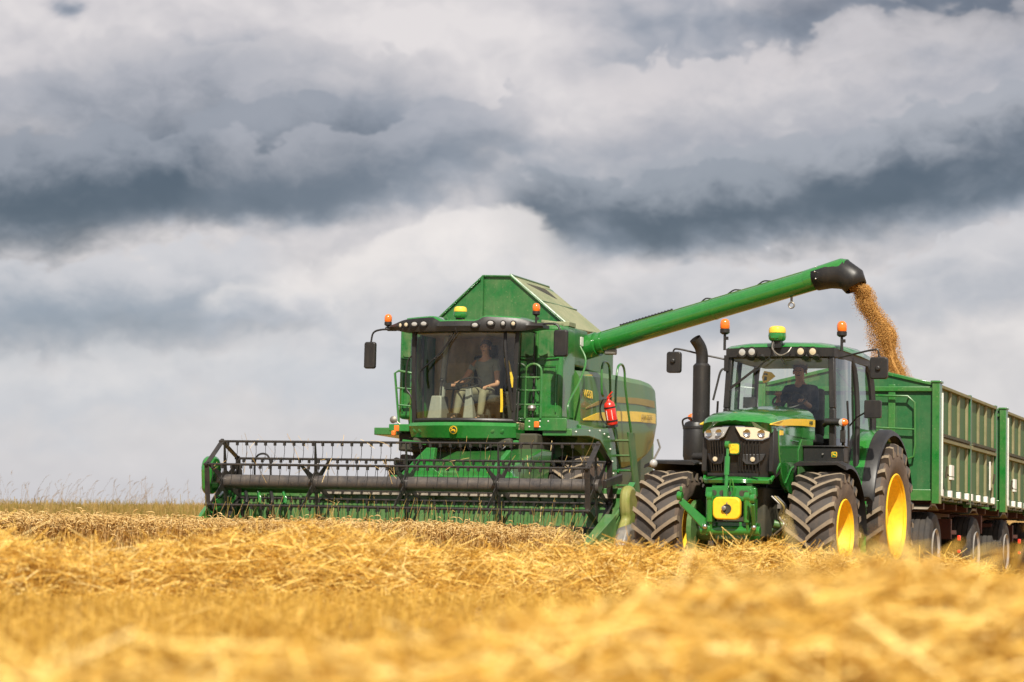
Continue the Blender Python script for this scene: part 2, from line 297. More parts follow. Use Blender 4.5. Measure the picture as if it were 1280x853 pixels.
# ------------------------------------------------------------------ mesh helpers
def rotm(rx=0, ry=0, rz=0): return Matrix.Rotation(rz, 3, 'Z') @ Matrix.Rotation(ry, 3, 'Y') @ Matrix.Rotation(rx, 3, 'X')
class MB:
    def __init__(s): s.v = []; s.f = []; s.mi = []; s.cur = 0
    def add(s, vs, fs):
        o = len(s.v); s.v += [tuple(v) for v in vs]; s.f += [tuple(i + o for i in f) for f in fs]; s.mi += [s.cur] * len(fs); return s
    def box(s, c, d, rot=None):
        vs = []
        for i in (-1, 1):
            for j in (-1, 1):
                for k in (-1, 1):
                    p = Vector((i * d[0] / 2, j * d[1] / 2, k * d[2] / 2))
                    if rot is not None: p = rot @ p
                    vs.append(p + Vector(c))
        return s.add(vs, [(0, 1, 3, 2), (4, 6, 7, 5), (0, 4, 5, 1), (2, 3, 7, 6), (0, 2, 6, 4), (1, 5, 7, 3)])
    def bb(s, x0, x1, y0, y1, z0, z1): return s.box(((x0 + x1) / 2, (y0 + y1) / 2, (z0 + z1) / 2), (abs(x1 - x0), abs(y1 - y0), abs(z1 - z0)))
    def beam(s, p, q, w, h, up=(0, 0, 1), w2=None, h2=None):
        p = Vector(p); q = Vector(q); d = (q - p).normalized(); u = Vector(up)
        a = d.cross(u)
        if a.length < 1e-4: a = d.cross(Vector((1, 0, 0)))
        a.normalize(); u = a.cross(d)
        w2 = w if w2 is None else w2; h2 = h if h2 is None else h2
        vs = [p + a * i * w / 2 + u * j * h / 2 for i, j in ((-1, -1), (1, -1), (1, 1), (-1, 1))] + [q + a * i * w2 / 2 + u * j * h2 / 2 for i, j in ((-1, -1), (1, -1), (1, 1), (-1, 1))]
        return s.add(vs, [(0, 3, 2, 1), (4, 5, 6, 7), (0, 1, 5, 4), (1, 2, 6, 5), (2, 3, 7, 6), (3, 0, 4, 7)])
    def tube(s, path, r, n=10, caps=True):
        P = [Vector(p) for p in path]; rs = r if isinstance(r, (list, tuple)) else [r] * len(P)
        vs = []; fs = []; ref = None
        for i, p in enumerate(P):
            t = (P[min(i + 1, len(P) - 1)] - P[max(i - 1, 0)]).normalized()
            if ref is None:
                ref = t.cross(Vector((0, 0, 1)))
                if ref.length < .05: ref = t.cross(Vector((1, 0, 0)))
            ref = (ref - t * ref.dot(t)).normalized(); w = t.cross(ref)
            for k in range(n):
                a = 2 * PI * k / n; vs.append(p + (ref * math.cos(a) + w * math.sin(a)) * rs[i])
        for i in range(len(P) - 1):
            for k in range(n): fs.append((i * n + k, i * n + (k + 1) % n, (i + 1) * n + (k + 1) % n, (i + 1) * n + k))
        if caps: fs += [tuple(range(n - 1, -1, -1)), tuple((len(P) - 1) * n + k for k in range(n))]
        return s.add(vs, fs)
    def lathe(s, prof, o, ax, n=24, closed=False):
        o = Vector(o); ax = Vector(ax).normalized(); a = ax.cross(Vector((0, 0, 1)))
        if a.length < .05: a = ax.cross(Vector((1, 0, 0)))
        a.normalize(); c = ax.cross(a); vs = []; fs = []; m = len(prof)
        for k in range(n):
            t = 2 * PI * k / n; e = a * math.cos(t) + c * math.sin(t)
            for (r, h) in prof: vs.append(o + e * r + ax * h)
        for k in range(n):
            k2 = (k + 1) % n
            for i in range(m if closed else m - 1):
                j = (i + 1) % m; fs.append((k * m + i, k * m + j, k2 * m + j, k2 * m + i))
        if not closed:
            if prof[0][0] > 1e-5: fs.append(tuple(k * m for k in range(n)))
            if prof[-1][0] > 1e-5: fs.append(tuple(k * m + m - 1 for k in range(n - 1, -1, -1)))
        return s.add(vs, fs)
    def prism(s, poly, ax, a0, a1):
        """poly in the two other axes (x: (y,z); y: (x,z); z: (x,y)), extruded along ax; a0/a1 may be functions of the 2D point"""
        g0 = a0 if callable(a0) else (lambda *_: a0); g1 = a1 if callable(a1) else (lambda *_: a1)
        def mk(p, a): return {'x': (a, p[0], p[1]), 'y': (p[0], a, p[1]), 'z': (p[0], p[1], a)}[ax]
        n = len(poly)
        return s.add([mk(p, g0(*p)) for p in poly] + [mk(p, g1(*p)) for p in poly],
                     [tuple(range(n)), tuple(range(2 * n - 1, n - 1, -1))] + [(i, (i + 1) % n, n + (i + 1) % n, n + i) for i in range(n)])
    def loft(s, rings, closed=True, caps=True):
        n = len(rings[0]); vs = [p for r_ in rings for p in r_]; fs = []
        for i in range(len(rings) - 1):
            for k in range(n if closed else n - 1): fs.append((i * n + k, i * n + (k + 1) % n, (i + 1) * n + (k + 1) % n, (i + 1) * n + k))
        if caps and closed: fs += [tuple(range(n - 1, -1, -1)), tuple((len(rings) - 1) * n + k for k in range(n))]
        return s.add(vs, fs)
    def ball(s, c, r, n=12, m=8):
        rr = r if isinstance(r, (tuple, list)) else (r, r, r); vs = []; fs = []
        for i in range(m + 1):
            t = PI * i / m
            for k in range(n):
                a = 2 * PI * k / n; vs.append((c[0] + rr[0] * math.sin(t) * math.cos(a), c[1] + rr[1] * math.sin(t) * math.sin(a), c[2] + rr[2] * math.cos(t)))
        for i in range(m):
            for k in range(n): fs.append((i * n + k, (i + 1) * n + k, (i + 1) * n + (k + 1) % n, i * n + (k + 1) % n))
        return s.add(vs, fs)
    def build(s, name, mat, parent=None, bevel=0, ang=38, origin=None, label=None, solid=0):
        me = bpy.data.meshes.new(name)
        bm = bmesh.new(); vv = [bm.verts.new(v) for v in s.v]
        for f, mi in zip(s.f, s.mi):
            try:
                q = bm.faces.new([vv[i] for i in f]); q.material_index = mi
            except ValueError: pass
        bmesh.ops.remove_doubles(bm, verts=bm.verts, dist=1e-5)
        bmesh.ops.recalc_face_normals(bm, faces=bm.faces)
        if origin is not None: bmesh.ops.translate(bm, verts=bm.verts, vec=-Vector(origin))
        bm.to_mesh(me); bm.free()
        me.shade_smooth(); me.set_sharp_from_angle(angle=R(ang))
        for m_ in (mat if isinstance(mat, (list, tuple)) else [mat]): me.materials.append(M[m_])
        o = bpy.data.objects.new(name, me); COL.objects.link(o)
        if parent is not None: o.parent = parent
        if origin is not None: o.location = origin
        if bevel:
            md = o.modifiers.new('bevel', 'BEVEL'); md.width = bevel; md.segments = 2; md.limit_method = 'ANGLE'; md.angle_limit = R(40); md.harden_normals = False
        if solid:
            md = o.modifiers.new('solid', 'SOLIDIFY'); md.thickness = solid; md.offset = 0
        if label: o['label'] = label
        return o
def tag(o, label=None, cat=None, group=None, kind=None):
    if label: o['label'] = label
    if cat: o['category'] = cat
    if group: o['group'] = group
    if kind: o['kind'] = kind
    return o
def empty(name, mat):
    o = bpy.data.objects.new(name, None); COL.objects.link(o); o.empty_display_size = .3; o.matrix_world = mat; return o
def copy_tree(o, parent=None):
    c = o.copy(); COL.objects.link(c); c.parent = parent
    for ch in list(o.children): copy_tree(ch, c)
    return c
def arc(cx, cy, r, a0, a1, n): return [(cx + r * math.cos(a0 + (a1 - a0) * i / n), cy + r * math.sin(a0 + (a1 - a0) * i / n)) for i in range(n + 1)]
def bez(pts, n=8):
    """Catmull-Rom through 3D points"""
    P = [Vector(p) for p in pts]; P = [P[0] * 2 - P[1]] + P + [P[-1] * 2 - P[-2]]; out = []
    for i in range(1, len(P) - 2):
        for k in range(n):
            t = k / n; a, b_, c, d = P[i - 1], P[i], P[i + 1], P[i + 2]
            out.append(.5 * ((2 * b_) + (c - a) * t + (2 * a - 5 * b_ + 4 * c - d) * t * t + (3 * b_ - a - 3 * c + d) * t ** 3))
    out.append(P[-2]); return out
def text(s, name, mat, parent, size, origin, xdir, ydir, bold=0.0, spacing=1.0):
    cu = bpy.data.curves.new('txt', 'FONT'); cu.body = s; cu.size = size; cu.extrude = .002; cu.offset = bold; cu.align_x = 'CENTER'; cu.align_y = 'CENTER'; cu.space_character = spacing
    o = bpy.data.objects.new('txt', cu); COL.objects.link(o)
    dg = bpy.context.evaluated_depsgraph_get(); me = bpy.data.meshes.new_from_object(o.evaluated_get(dg)); me.name = name
    bpy.data.objects.remove(o); me.materials.clear(); me.materials.append(M[mat])
    x = Vector(xdir).normalized(); y = Vector(ydir); y = (y - x * y.dot(x)).normalized(); z = x.cross(y)
    T = Matrix.Identity(4)
    for i in range(3): T[i][0] = x[i]; T[i][1] = y[i]; T[i][2] = z[i]; T[i][3] = origin[i]
    me.transform(T); q = bpy.data.objects.new(name, me); COL.objects.link(q); q.parent = parent; return q
DEER = [(-.42, .30), (-.34, .36), (-.30, .30), (-.20, .24), (-.10, .16), (.10, .14), (.26, .10), (.36, .14), (.33, .04), (.36, -.06), (.46, -.22), (.42, -.26), (.28, -.12), (.20, -.06), (.24, -.20), (.34, -.36), (.29, -.38), (.15, -.20),
        (.08, -.04), (-.10, -.06), (-.16, -.14), (-.28, -.12), (-.40, -.22), (-.44, -.18), (-.30, -.04), (-.24, .02), (-.28, .16), (-.40, .22)]
def emblem(parent, c, r, xdir, zdir, ring='yellow', field='green', rounded=False, fwd=None):
    """leaping deer badge: field plate, ring and deer"""
    x = Vector(xdir).normalized(); z = Vector(zdir).normalized(); n = x.cross(z).normalized()
    if fwd is not None and n.dot(Vector(fwd)) < 0: n = -n
    c = Vector(c)
    def plate(k, rad, off, th):
        m = MB(); pts = []
        N = 28
        for i in range(N):
            a = 2 * PI * i / N; q = rad
            if rounded: q = rad / (abs(math.cos(a)) ** 5 + abs(math.sin(a)) ** 5) ** .2
            pts.append(c + x * math.cos(a) * q + z * math.sin(a) * q)
        m.loft([[p + n * off for p in pts], [p + n * (off + th) for p in pts]]); return m
    plate(0, r, 0, .010).build('emblem_ring', ring, parent)
    f = plate(0, r * .84, .008, .006).build('emblem', field, parent)
    m = MB(); pts = [c + x * p[0] * r * 1.45 + z * p[1] * r * 1.45 for p in DEER]
    m.loft([[p + n * .012 for p in pts], [p + n * .018 for p in pts]])
    # antlers
    for q in (((-.34, .34), (-.24, .48), (-.08, .44)), ((-.30, .40), (-.12, .52), (0, .40))):
        m.tube([c + x * p[0] * r * 1.3 + z * p[1] * r * 1.3 + n * .016 for p in q], r * .04, 5)
    m.build('leaping_deer', 'yellow', f)

# ------------------------------------------------------------------ wheels
def tractor_wheel(parent, cx, cy, R0, wd, rimR, nl, side, lugh=.05, rimmat='yellow', depth=.16):
    """side +1: outer face towards +x"""
    hub = MB(); c = (0, 0, 0)
    xo = side * wd / 2
    hub.lathe([(rimR * .42, -side * depth * 0 + 0), (rimR * .42, side * .05), (rimR * .30, side * .08), (rimR * .25, side * .12), (0, side * .13)], c, (1, 0, 0), 24)
    for k in range(10):
        a = 2 * PI * k / 10; hub.lathe([(.016, side * .04), (.016, side * .085), (0, side * .09)], (0, math.cos(a) * rimR * .35, math.sin(a) * rimR * .35), (1, 0, 0), 6)
    h = hub.build('wheel', rimmat, parent); h.location = (cx, cy, R0)
    rim = MB()
    e = wd / 2 * .86
    rim.lathe([(rimR * .40, side * .01), (rimR * .72, side * .03), (rimR * .80, side * (e * .35)), (rimR * .90, side * (e * .62)), (rimR * .93, side * (e * .93)), (rimR * 1.0, side * (e * .97)), (rimR * 1.03, side * e * 1.06), (rimR * 1.0, side * e * 1.10),
               (rimR * .97, side * e * 1.03), (rimR * .95, -side * e), (rimR * .85, -side * e * .6), (rimR * .40, -side * .01)], c, (1, 0, 0), 48, closed=True)
    rim.build('rim', rimmat, h)
    t = MB(); Rb = R0 - lugh; w2 = wd / 2
    prof = [(rimR * .99, -w2 * .80), (rimR * 1.06, -w2 * .90), ((rimR + Rb) * .5, -w2 * .99), (Rb * .93, -w2 * .93), (Rb * .975, -w2 * .82), (Rb * .995, -w2 * .5), (Rb, 0),
            (Rb * .995, w2 * .5), (Rb * .975, w2 * .82), (Rb * .93, w2 * .93), ((rimR + Rb) * .5, w2 * .99), (rimR * 1.06, w2 * .90), (rimR * .99, w2 * .80)]
    # carcass in two materials: tread rubber, dusty side walls
    n = 64
    for (i0, i1, mi) in ((0, 4, 2), (4, 8, 0), (8, 12, 2)):
        t.cur = mi; vs = []; fs = []; seg = prof[i0:i1 + 1]; m_ = len(seg)
        for k in range(n):
            a = 2 * PI * k / n
            for r_, x_ in seg: vs.append((x_, r_ * math.cos(a), r_ * math.sin(a)))
        for k in range(n):
            for i in range(m_ - 1): fs.append((k * m_ + i, k * m_ + i + 1, ((k + 1) % n) * m_ + i + 1, ((k + 1) % n) * m_ + i))
        t.add(vs, fs)
    def surf(x_):
        for i in range(len(prof) - 1):
            if prof[i][1] <= x_ <= prof[i + 1][1]:
                f = (x_ - prof[i][1]) / (prof[i + 1][1] - prof[i][1]); return prof[i][0] * (1 - f) + prof[i + 1][0] * f
        return prof[3][0]
    dA = .34 * .72 / R0 * (wd / .58)
    bw = .050
    for sd_ in (-1, 1):
        for i in range(nl):
            a0 = 2 * PI * (i + (.5 if sd_ > 0 else 0)) / nl
            secs = []; NS = 7
            for j in range(NS + 1):
                tt = j / NS; x_ = sd_ * (-.03 + tt * (w2 * .985 + .03)); ph = a0 + dA * (tt ** .85)
                ht = R0 if tt < .85 else R0 - (tt - .85) / .15 * .022
                if j == NS: rb = surf(sd_ * w2 * .93) * .955
                else: rb = surf(x_) - .012
                hw = (bw * (1.0 + .35 * abs(tt - .5))) / 2 / R0
                # front of tyre is -y, angle up is +
                def P3(r_, a): return (x_, -r_ * math.cos(a), r_ * math.sin(a))
                sh = dA / (w2) * .028
                secs.append((P3(rb, ph - hw * 1.5), P3(ht, ph - hw), P3(ht, ph + hw), P3(rb, ph + hw * 1.5)))
            vs = [p for q in secs for p in q]; side_f = []; top_f = []
            for j in range(NS):
                o = j * 4
                side_f += [(o, o + 1, o + 5, o + 4), (o + 2, o + 3, o + 7, o + 6)]; top_f += [(o + 1, o + 2, o + 6, o + 5)]
            side_f += [(0, 3, 2, 1)]; top_f += [(NS * 4, NS * 4 + 1, NS * 4 + 2, NS * 4 + 3)]
            o0 = len(t.v); t.v += vs
            t.f += [tuple(q + o0 for q in f) for f in side_f]; t.mi += [0] * len(side_f)
            t.f += [tuple(q + o0 for q in f) for f in top_f]; t.mi += [1] * len(top_f)
    t.build('tyre', ['rubber', 'lug', 'sidewall'], h, ang=30)
    return h

# ================================================================== TRACTOR (local: x = its left side, y = rearwards, z up, origin under the front axle)
def beacon(parent, x, y, z, base_z, lab=None):
    m = MB(); m.tube([(x, y, base_z), (x, y, z - .02)], .018, 8); m.box((x + .02, y, z - .10), (.05, .03, .04)); m.lathe([(.035, -.05), (.062, -.03), (.062, .015), (.05, .02)], (x, y, z), (0, 0, 1), 18)
    st = m.build('beacon', 'black', parent)
    m = MB(); m.lathe([(.050, .015), (.060, .03), (.062, .09), (.052, .125), (.03, .145), (0, .15)], (x, y, z), (0, 0, 1), 20); m.build('amber_lens', 'orange', st)
    return st
def receiver(parent, x, y, z):
    m = MB(); m.box((x, y, z - .04), (.12, .10, .10)); m.tube([(x - .02, y - .06, z - .02), (x - .02, y - .10, z - .14), (x + .03, y - .12, z - .20)], .006, 6)
    g = m.build('gps_receiver', 'black', parent, bevel=.008)
    m = MB(); prof = [(.0, 0), (.085, .0), (.105, .02), (.112, .06), (.108, .095), (.098, .10), (0, .10)]
    m.lathe(prof, (x, y, z), (0, 0, 1), 24); m.box((x, y - .10, z + .045), (.10, .02, .03)); m.build('receiver_base', 'greenclean', g)
    m = MB(); m.lathe([(0, .10), (.105, .10), (.108, .13), (.098, .165), (.07, .183), (0, .19)], (x, y, z), (0, 0, 1), 24); m.build('receiver_cap', 'yellowsticker', g)
def work_light(parent, x, y, z, r=.045, d=(0, -1, 0), name='work_light', mat='lampglass', squash=1):
    m = MB(); D = Vector(d).normalized()
    m.lathe([(0, -.09), (r * .8, -.08), (r * 1.25, -.01), (r * 1.25, .02), (r * 1.02, .02)], (x, y, z), D, 20)
    if squash != 1: m.v = [(x + (a - x) * squash, b_, c) for a, b_, c in m.v]
    h = m.build(name, 'black', parent)
    m = MB(); m.lathe([(0, .0), (r, .006), (r, .016), (r * .6, .024), (0, .027)], (x, y, z), D, 20)
    if squash != 1: m.v = [(x + (a - x) * squash, b_, c) for a, b_, c in m.v]
    m.build('lens', mat, h); return h

T = empty('tractor', M_TRACTOR)
tag(T, 'green tractor with yellow wheel rims and a front linkage, coupled ahead of the grain trailers', 'tractor')

# hood: rounded bonnet lofted from the nose to the windscreen
def yf(x, k=0): return -.93 + .21 * (min(abs(x), .45) / .42) ** 2 + k
def hood_ring(y, hw, zb, zs, zt, nose=0):
    xs = [1, 1.0, .985, .93, .80, .55, .28, .10, 0]
    zs_ = [zb, zs - .10, zs, zs + (zt - zs) * .42, zs + (zt - zs) * .72, zs + (zt - zs) * .88, zt - .004, zt + .012, zt + .004]
    r_ = [(hw * a, z) for a, z in zip(xs, zs_)]
    pts = [(x, z) for x, z in r_] + [(-x, z) for x, z in reversed(r_[:-1])]
    return [(x, y + (nose * (abs(x) / .42) ** 2 if nose else 0), z) for x, z in pts]
m = MB()
m.loft([hood_ring(-.96, .425, 1.90, 1.955, 1.985, .21), hood_ring(-.90, .435, 1.90, 1.99, 2.05, .19), hood_ring(-.60, .45, 1.88, 2.03, 2.12, .08), hood_ring(-.1, .455, 1.86, 2.06, 2.18), hood_ring(.5, .46, 1.86, 2.10, 2.235), hood_ring(1.02, .465, 1.86, 2.12, 2.265)])
m.build('hood', 'greenclean', T, ang=50)
for s in (-1, 1):
    # side panel with a round cut for the front wheel
    top = [(-.56, 1.93), (.98, 1.93)]
    low = [(1.0, 1.93), (1.0, 1.14), (.15, 1.14), (-.10, 1.17), (-.28, 1.26), (-.40, 1.40), (-.50, 1.62), (-.55, 1.93)]
    m = MB(); m.prism(low, 'x', s * .40, s * .452); sp_ = m.build('side_panel', 'greenclean', T, bevel=.012)
    m = MB(); m.prism([(.30, 1.32), (.93, 1.32), (.93, 1.84), (.45, 1.84), (.30, 1.70)], 'x', s * .452, s * .462); m.build('panel_relief', 'green', sp_, bevel=.006)
    m = MB(); m.tube([(s * .458, y_, z_) for y_, z_ in [(.95, 1.62), (.4, 1.58), (.0, 1.46), (-.25, 1.28)]], .006, 6); m.tube([(s * .46, .0, 1.80), (s * .46, .28, 1.80)], .008, 6); m.build('panel_seam', 'greenclean', sp_)
    m = MB(); m.prism([(-.50, 1.84), (-.36, 1.85), (-.36, 1.90), (-.50, 1.90)], 'x', s * .452, s * .457); m.build('yellow_sticker', 'yellowsticker', sp_)
    # yellow swoosh stripe
    up = [(-.80, 1.962), (-.6, 1.995), (-.35, 2.03), (0, 2.062), (.4, 2.085), (.8, 2.10), (1.0, 2.105)]
    dn = [(1.0, 2.015), (.8, 2.012), (.4, 2.000), (0, 1.982), (-.35, 1.962), (-.6, 1.948), (-.80, 1.95)]
    def xo(y, z): return s * (.452 + .012 * (y + .8) / 1.8 - .0) if y > -.62 else s * (.435)
    m = MB(); m.prism(up + dn, 'x', lambda y, z: xo(y, z) - s * .02, lambda y, z: xo(y, z) + s * .010)
    st = m.build('yellow_stripe', 'yellowsticker', T)
    text('6150R', 'lettering', 'decal', st, .062, (s * .4775, .80, 2.056), (0, s, .03), (0, 0, 1))
# black grille: front face and returns round the corners
m = MB()
xs = [-.41 + .82 * i / 16 for i in range(17)]
m.loft([[(x, yf(x, .02), 1.93) for x in xs] + [(x, -.45, 1.93) for x in reversed(xs)], [(x, yf(x, .05), 1.60) for x in xs] + [(x, -.45, 1.60) for x in reversed(xs)], [(x * .93, yf(x, .10), 1.32) for x in xs] + [(x * .93, -.45, 1.32) for x in reversed(xs)]])
gr = m.build('grille', 'black', T)
m = MB()
for i in range(17):
    x = -.30 + .6 * i / 16
    if abs(x) < .045: continue
    m.beam((x, yf(x, -.002) - .0, 1.745), (x * .97, yf(x, .055), 1.40), .012, .03)
m.box((0, -.885, 1.36), (.62, .02, .03)); m.build('grille_bars', 'black', gr)
for s in (-1, 1):
    m = MB(); m.prism([(-.70, 1.92), (-.46, 1.92), (-.42, 1.62), (-.37, 1.40), (-.60, 1.33), (-.72, 1.40)], 'x', s * .38, s * .442); m.build('grille_corner', 'black', gr, bevel=.01)
    # headlight: swept trapezium following the nose
    pts = [(.035, 1.925), (.415, 1.925), (.395, 1.80), (.33, 1.765), (.17, 1.765), (.10, 1.80)]
    m = MB(); m.prism([(s * x, z) for x, z in pts], 'y', lambda x, z: yf(x, .03), lambda x, z: yf(x, -.012))
    hl = m.build('headlight', 'chrome', T)
    m = MB(); m.prism([(s * (x * .97 + .008), 1.845 + (z - 1.845) * .86) for x, z in pts], 'y', lambda x, z: yf(x, -.012), lambda x, z: yf(x, -.020)); m.build('lens', 'lampwarm' if s > 0 else 'lampglass', hl)
    for xx in (.17, .32):
        m = MB(); m.lathe([(.0, 0), (.030, .004), (.042, .012), (.045, .006), (.045, 0)], (s * xx, yf(xx, -.021), 1.845), (s * .25, -1, 0), 18); m.build('reflector', 'chrome', hl)
    # lower fog lamps in dark surrounds
    m = MB(); m.prism([(s * x, z) for x, z in [(.12, 1.60), (.36, 1.61), (.33, 1.53), (.26, 1.475), (.15, 1.475), (.11, 1.52)]], 'y', lambda x, z: yf(x, .07), lambda x, z: yf(x, .015)); fs_ = m.build('fog_lamp', 'black', T, bevel=.01)
    m = MB(); m.lathe([(.028, 0), (.028, .01), (.02, .012), (0, .014)], (s * .23, yf(.23, .012), 1.54), (0, -1, 0), 16); m.build('lens', 'lampwarm', fs_)
# green lip under the grille
m = MB(); xs = [-.40 + .80 * i / 14 for i in range(15)]
m.loft([[(x, yf(x, -.02 + q), z) for x in xs] + [(x, yf(x, .12), z) for x in reversed(xs)] for z, q in ((1.335, .06), (1.30, 0), (1.255, .02))]); 
for s in (-1, 1): m.beam((s * .41, -.72, 1.29), (s * .445, -.45, 1.50), .03, .045)
m.build('front_lip', 'greenclean', T, bevel=.008)
# front linkage
cx = .045
m = MB(); m.prism([(cx - .30, 1.20), (cx + .30, 1.20), (cx + .31, 1.10), (cx + .25, 1.04), (cx - .25, 1.04), (cx - .31, 1.10)], 'y', -1.12, -1.04)
m.bb(cx - .24, cx + .24, -1.08, -.9, 1.10, 1.22); m.bb(cx - .29, cx - .26, -1.14, -.98, .64, 1.08); m.bb(cx + .26, cx + .29, -1.14, -.98, .64, 1.08)
m.tube([(cx - .36, -1.10, .70), (cx + .36, -1.10, .70)], .055, 14); m.bb(cx - .2, cx + .2, -1.05, -.5, .60, .80)
fl = m.build('front_linkage', 'greenclean', T, bevel=.008)
for xx in (-.20, -.10, -.02, .14, .19):
    m = MB(); m.lathe([(.034, 0), (.034, .004), (0, .004)], (cx + xx, -1.12, 1.135), (0, -1, 0), 14); m.build('bracket_hole', 'darkunder', fl)
m = MB(); m.lathe([(.05, 0), (.05, .05), (.03, .07), (0, .07)], (cx + .23, -1.12, 1.06), (0, -1, 0), 16); m.build('socket', 'black', fl)
# yellow guard plate
def rrect(x0, x1, z0, z1, r_, n=5):
    o = []
    for (a, c, s0) in ((x1 - r_, z1 - r_, 0), (x0 + r_, z1 - r_, 90), (x0 + r_, z0 + r_, 180), (x1 - r_, z0 + r_, 270)):
        for i in range(n + 1):
            t = R(s0 + 90 * i / n); o.append((a + r_ * math.cos(t), c + r_ * math.sin(t)))
    return o
m = MB(); m.prism(rrect(cx - .165, cx + .165, .825, 1.085, .07), 'y', -1.28, -1.20); gp = m.build('guard_plate', 'yellow', T, bevel=.015)
m = MB(); m.lathe([(.055, 0), (.055, .01), (.045, .012), (.045, .004), (0, .004)], (cx + .01, -1.28, .95), (0, -1, 0), 20); m.build('shaft_hole', 'darkunder', gp)
m = MB(); m.lathe([(.028, 0), (.028, .035), (.018, .04), (0, .04)], (cx - .02, -1.28, .955), (0, -1, 0), 12); m.box((cx + .01, -1.283, 1.015), (.012, .006, .02)); m.box((cx + .01, -1.283, .885), (.012, .006, .02)); m.build('pto_shaft', 'grey', gp)
for s in (-1, 1):
    m = MB(); x = cx + s * .225
    m.tube([(x, -1.17, 1.09), (x, -1.16, .80)], .048, 16); m.tube([(x, -1.16, .80), (x, -1.13, .70)], .026, 10); m.lathe([(.06, -.03), (.06, .03)], (x, -1.17, 1.09), (1, 0, 0), 14)
    m.build('hydraulic_cylinder', 'greenclean', T)
    # lower arm with hook end, folded upwards
    m = MB()
    if s < 0:
        p0 = Vector((cx - .26, -1.10, .72)); p1 = Vector((cx - .56, -1.28, 1.04))
    else:
        p0 = Vector((cx + .29, -1.10, .72)); p1 = Vector((cx + .34, -1.34, 1.02))
    m.beam(p0, p1, .045, .13, up=(0, 0, 1), h2=.075)
    m.lathe([(.075, -.035), (.075, .035)], p0, (1, 0, 0), 16); hk = p1 + Vector((0, -.01, .05))
    m.lathe([(.055, -.03), (.055, .03)], hk, (1, 0, 0), 14); m.beam(p1, hk + Vector((0, 0, .03)), .05, .08)
    m.beam(hk + Vector((-.02 * s, -.03, .05)), hk + Vector((-.02 * s, -.03, .11)), .02, .03)
    a_ = m.build('lower_arm', 'greenclean', T, bevel=.010)
    m = MB(); m.ball(p0 + Vector((s * .02, -.09, .02)), .032, 12, 8); m.build('pin', 'chrome', a_)
# top link standing up in front of the grille, with the badge behind it
m = MB(); m.tube([(cx - .04, -1.16, 1.15), (cx - .05, -1.12, 1.36)], .022, 10); m.tube([(cx - .05, -1.12, 1.34), (cx - .055, -1.08, 1.56)], .032, 12); m.tube([(cx - .055, -1.08, 1.55), (cx - .06, -1.06, 1.66)], .018, 10)
m.lathe([(.045, -.025), (.045, .025)], (cx - .06, -1.06, 1.70), (1, 0, 0), 14); m.beam((cx - .04, -1.16, 1.05), (cx - .04, -1.16, 1.22), .07, .05); m.tube(bez([(cx + .0, -1.16, 1.2), (cx + .03, -1.18, 1.30), (cx + .05, -1.16, 1.2), (cx + .04, -1.15, 1.1)], 5), .010, 6)
m.build('top_link', 'greenclean', T, bevel=.004)
emblem(T, (.03, yf(0, -.005), 1.66), .066, (1, 0, 0), (0, 0, 1), 'green', 'yellow', True, fwd=(0, -1, 0))
# axle, engine block, running gear
m = MB(); m.bb(-.30, .30, -.55, 2.9, .62, 1.22); m.bb(-.36, .36, .2, 2.6, .80, 1.16); m.bb(-.24, .24, -.8, .3, .55, .80); m.build('chassis', 'darkunder', T, bevel=.03)
m = MB(); m.tube([(-.80, 0, .70), (.80, 0, .70)], [.12, .12], 16); m.tube([(-.25, 0, .66), (.25, 0, .66)], .2, 16); m.lathe([(.19, -.06), (.19, .10), (.15, .14)], (.62, 0, .70), (1, 0, 0), 20); m.lathe([(.36, -.02), (.36, .04), (.15, .10)], (-.70, 0, .715), (-1, 0, 0), 20)
m.tube([(-.6, -.22, .72), (.6, -.22, .72)], .028, 8); m.tube([(.35, -.35, .80), (.62, -.25, .74)], .05, 12)
m.build('front_axle', 'green', T)
m = MB(); m.tube([(-.72, 2.7, .93), (.72, 2.7, .93)], .15, 18); m.lathe([(.26, -.05), (.26, .1), (.16, .2)], (.5, 2.7, .93), (1, 0, 0), 20); m.lathe([(.26, -.05), (.26, .1), (.16, .2)], (-.5, 2.7, .93), (-1, 0, 0), 20); m.bb(-.3, .3, 2.3, 3.3, .7, 1.3); m.build('rear_axle', 'darkunder', T)
for k in range(5):
    m = MB(); y0 = -.5 + k * .06; m.tube(bez([(.36, y0, 1.12), (.47, y0 + .02, 1.0 - .05 * (k % 2)), (.43, y0 + .10, .88), (.50, y0 + .05, .78), (.36, y0 + .1, .66)], 5), .010 + .003 * (k % 3), 6); m.box((.45, y0 + .03, 1.0 - .06 * (k % 3)), (.04, .05, .05)); m.build('hydraulic_hose', ('grey', 'black', 'olive')[k % 3], T)
# wheels
for s in (-1, 1):
    tractor_wheel(T, s * .95 - .085, 0, .715, .58, .385, 21, s, .045)
    tractor_wheel(T, .85 if s > 0 else -1.0, 2.70, .945, .56, .545, 22, s, .052, depth=.1)
# front mudguards
for s in (-1, 1):
    m = MB(); n = 14; rings = []
    for i in range(n + 1):
        a = R(76 + (178 - 76) * i / n); rr = .83
        y = -rr * math.cos(a) * -1 * -1; y = .02 - rr * math.cos(a) * 1.0; z = .715 + rr * math.sin(a)
        rings.append([(q_ - .085, y, z + k_) for q_, k_ in ((s * .62, -.01), (s * .66, .015), (s * 1.16, .015), (s * 1.26, -.03), (s * 1.27, -.075), (s * 1.25, -.07), (s * 1.14, -.012), (s * .62, -.03))])
    m.loft(rings); fd = m.build('front_mudguard', 'black', T)
    m = MB(); m.tube([(s * .50, .05, .90), (s * .50, .05, 1.50), (s * .80, .03, 1.52)], .022, 8); m.build('mudguard_bracket', 'black', fd)
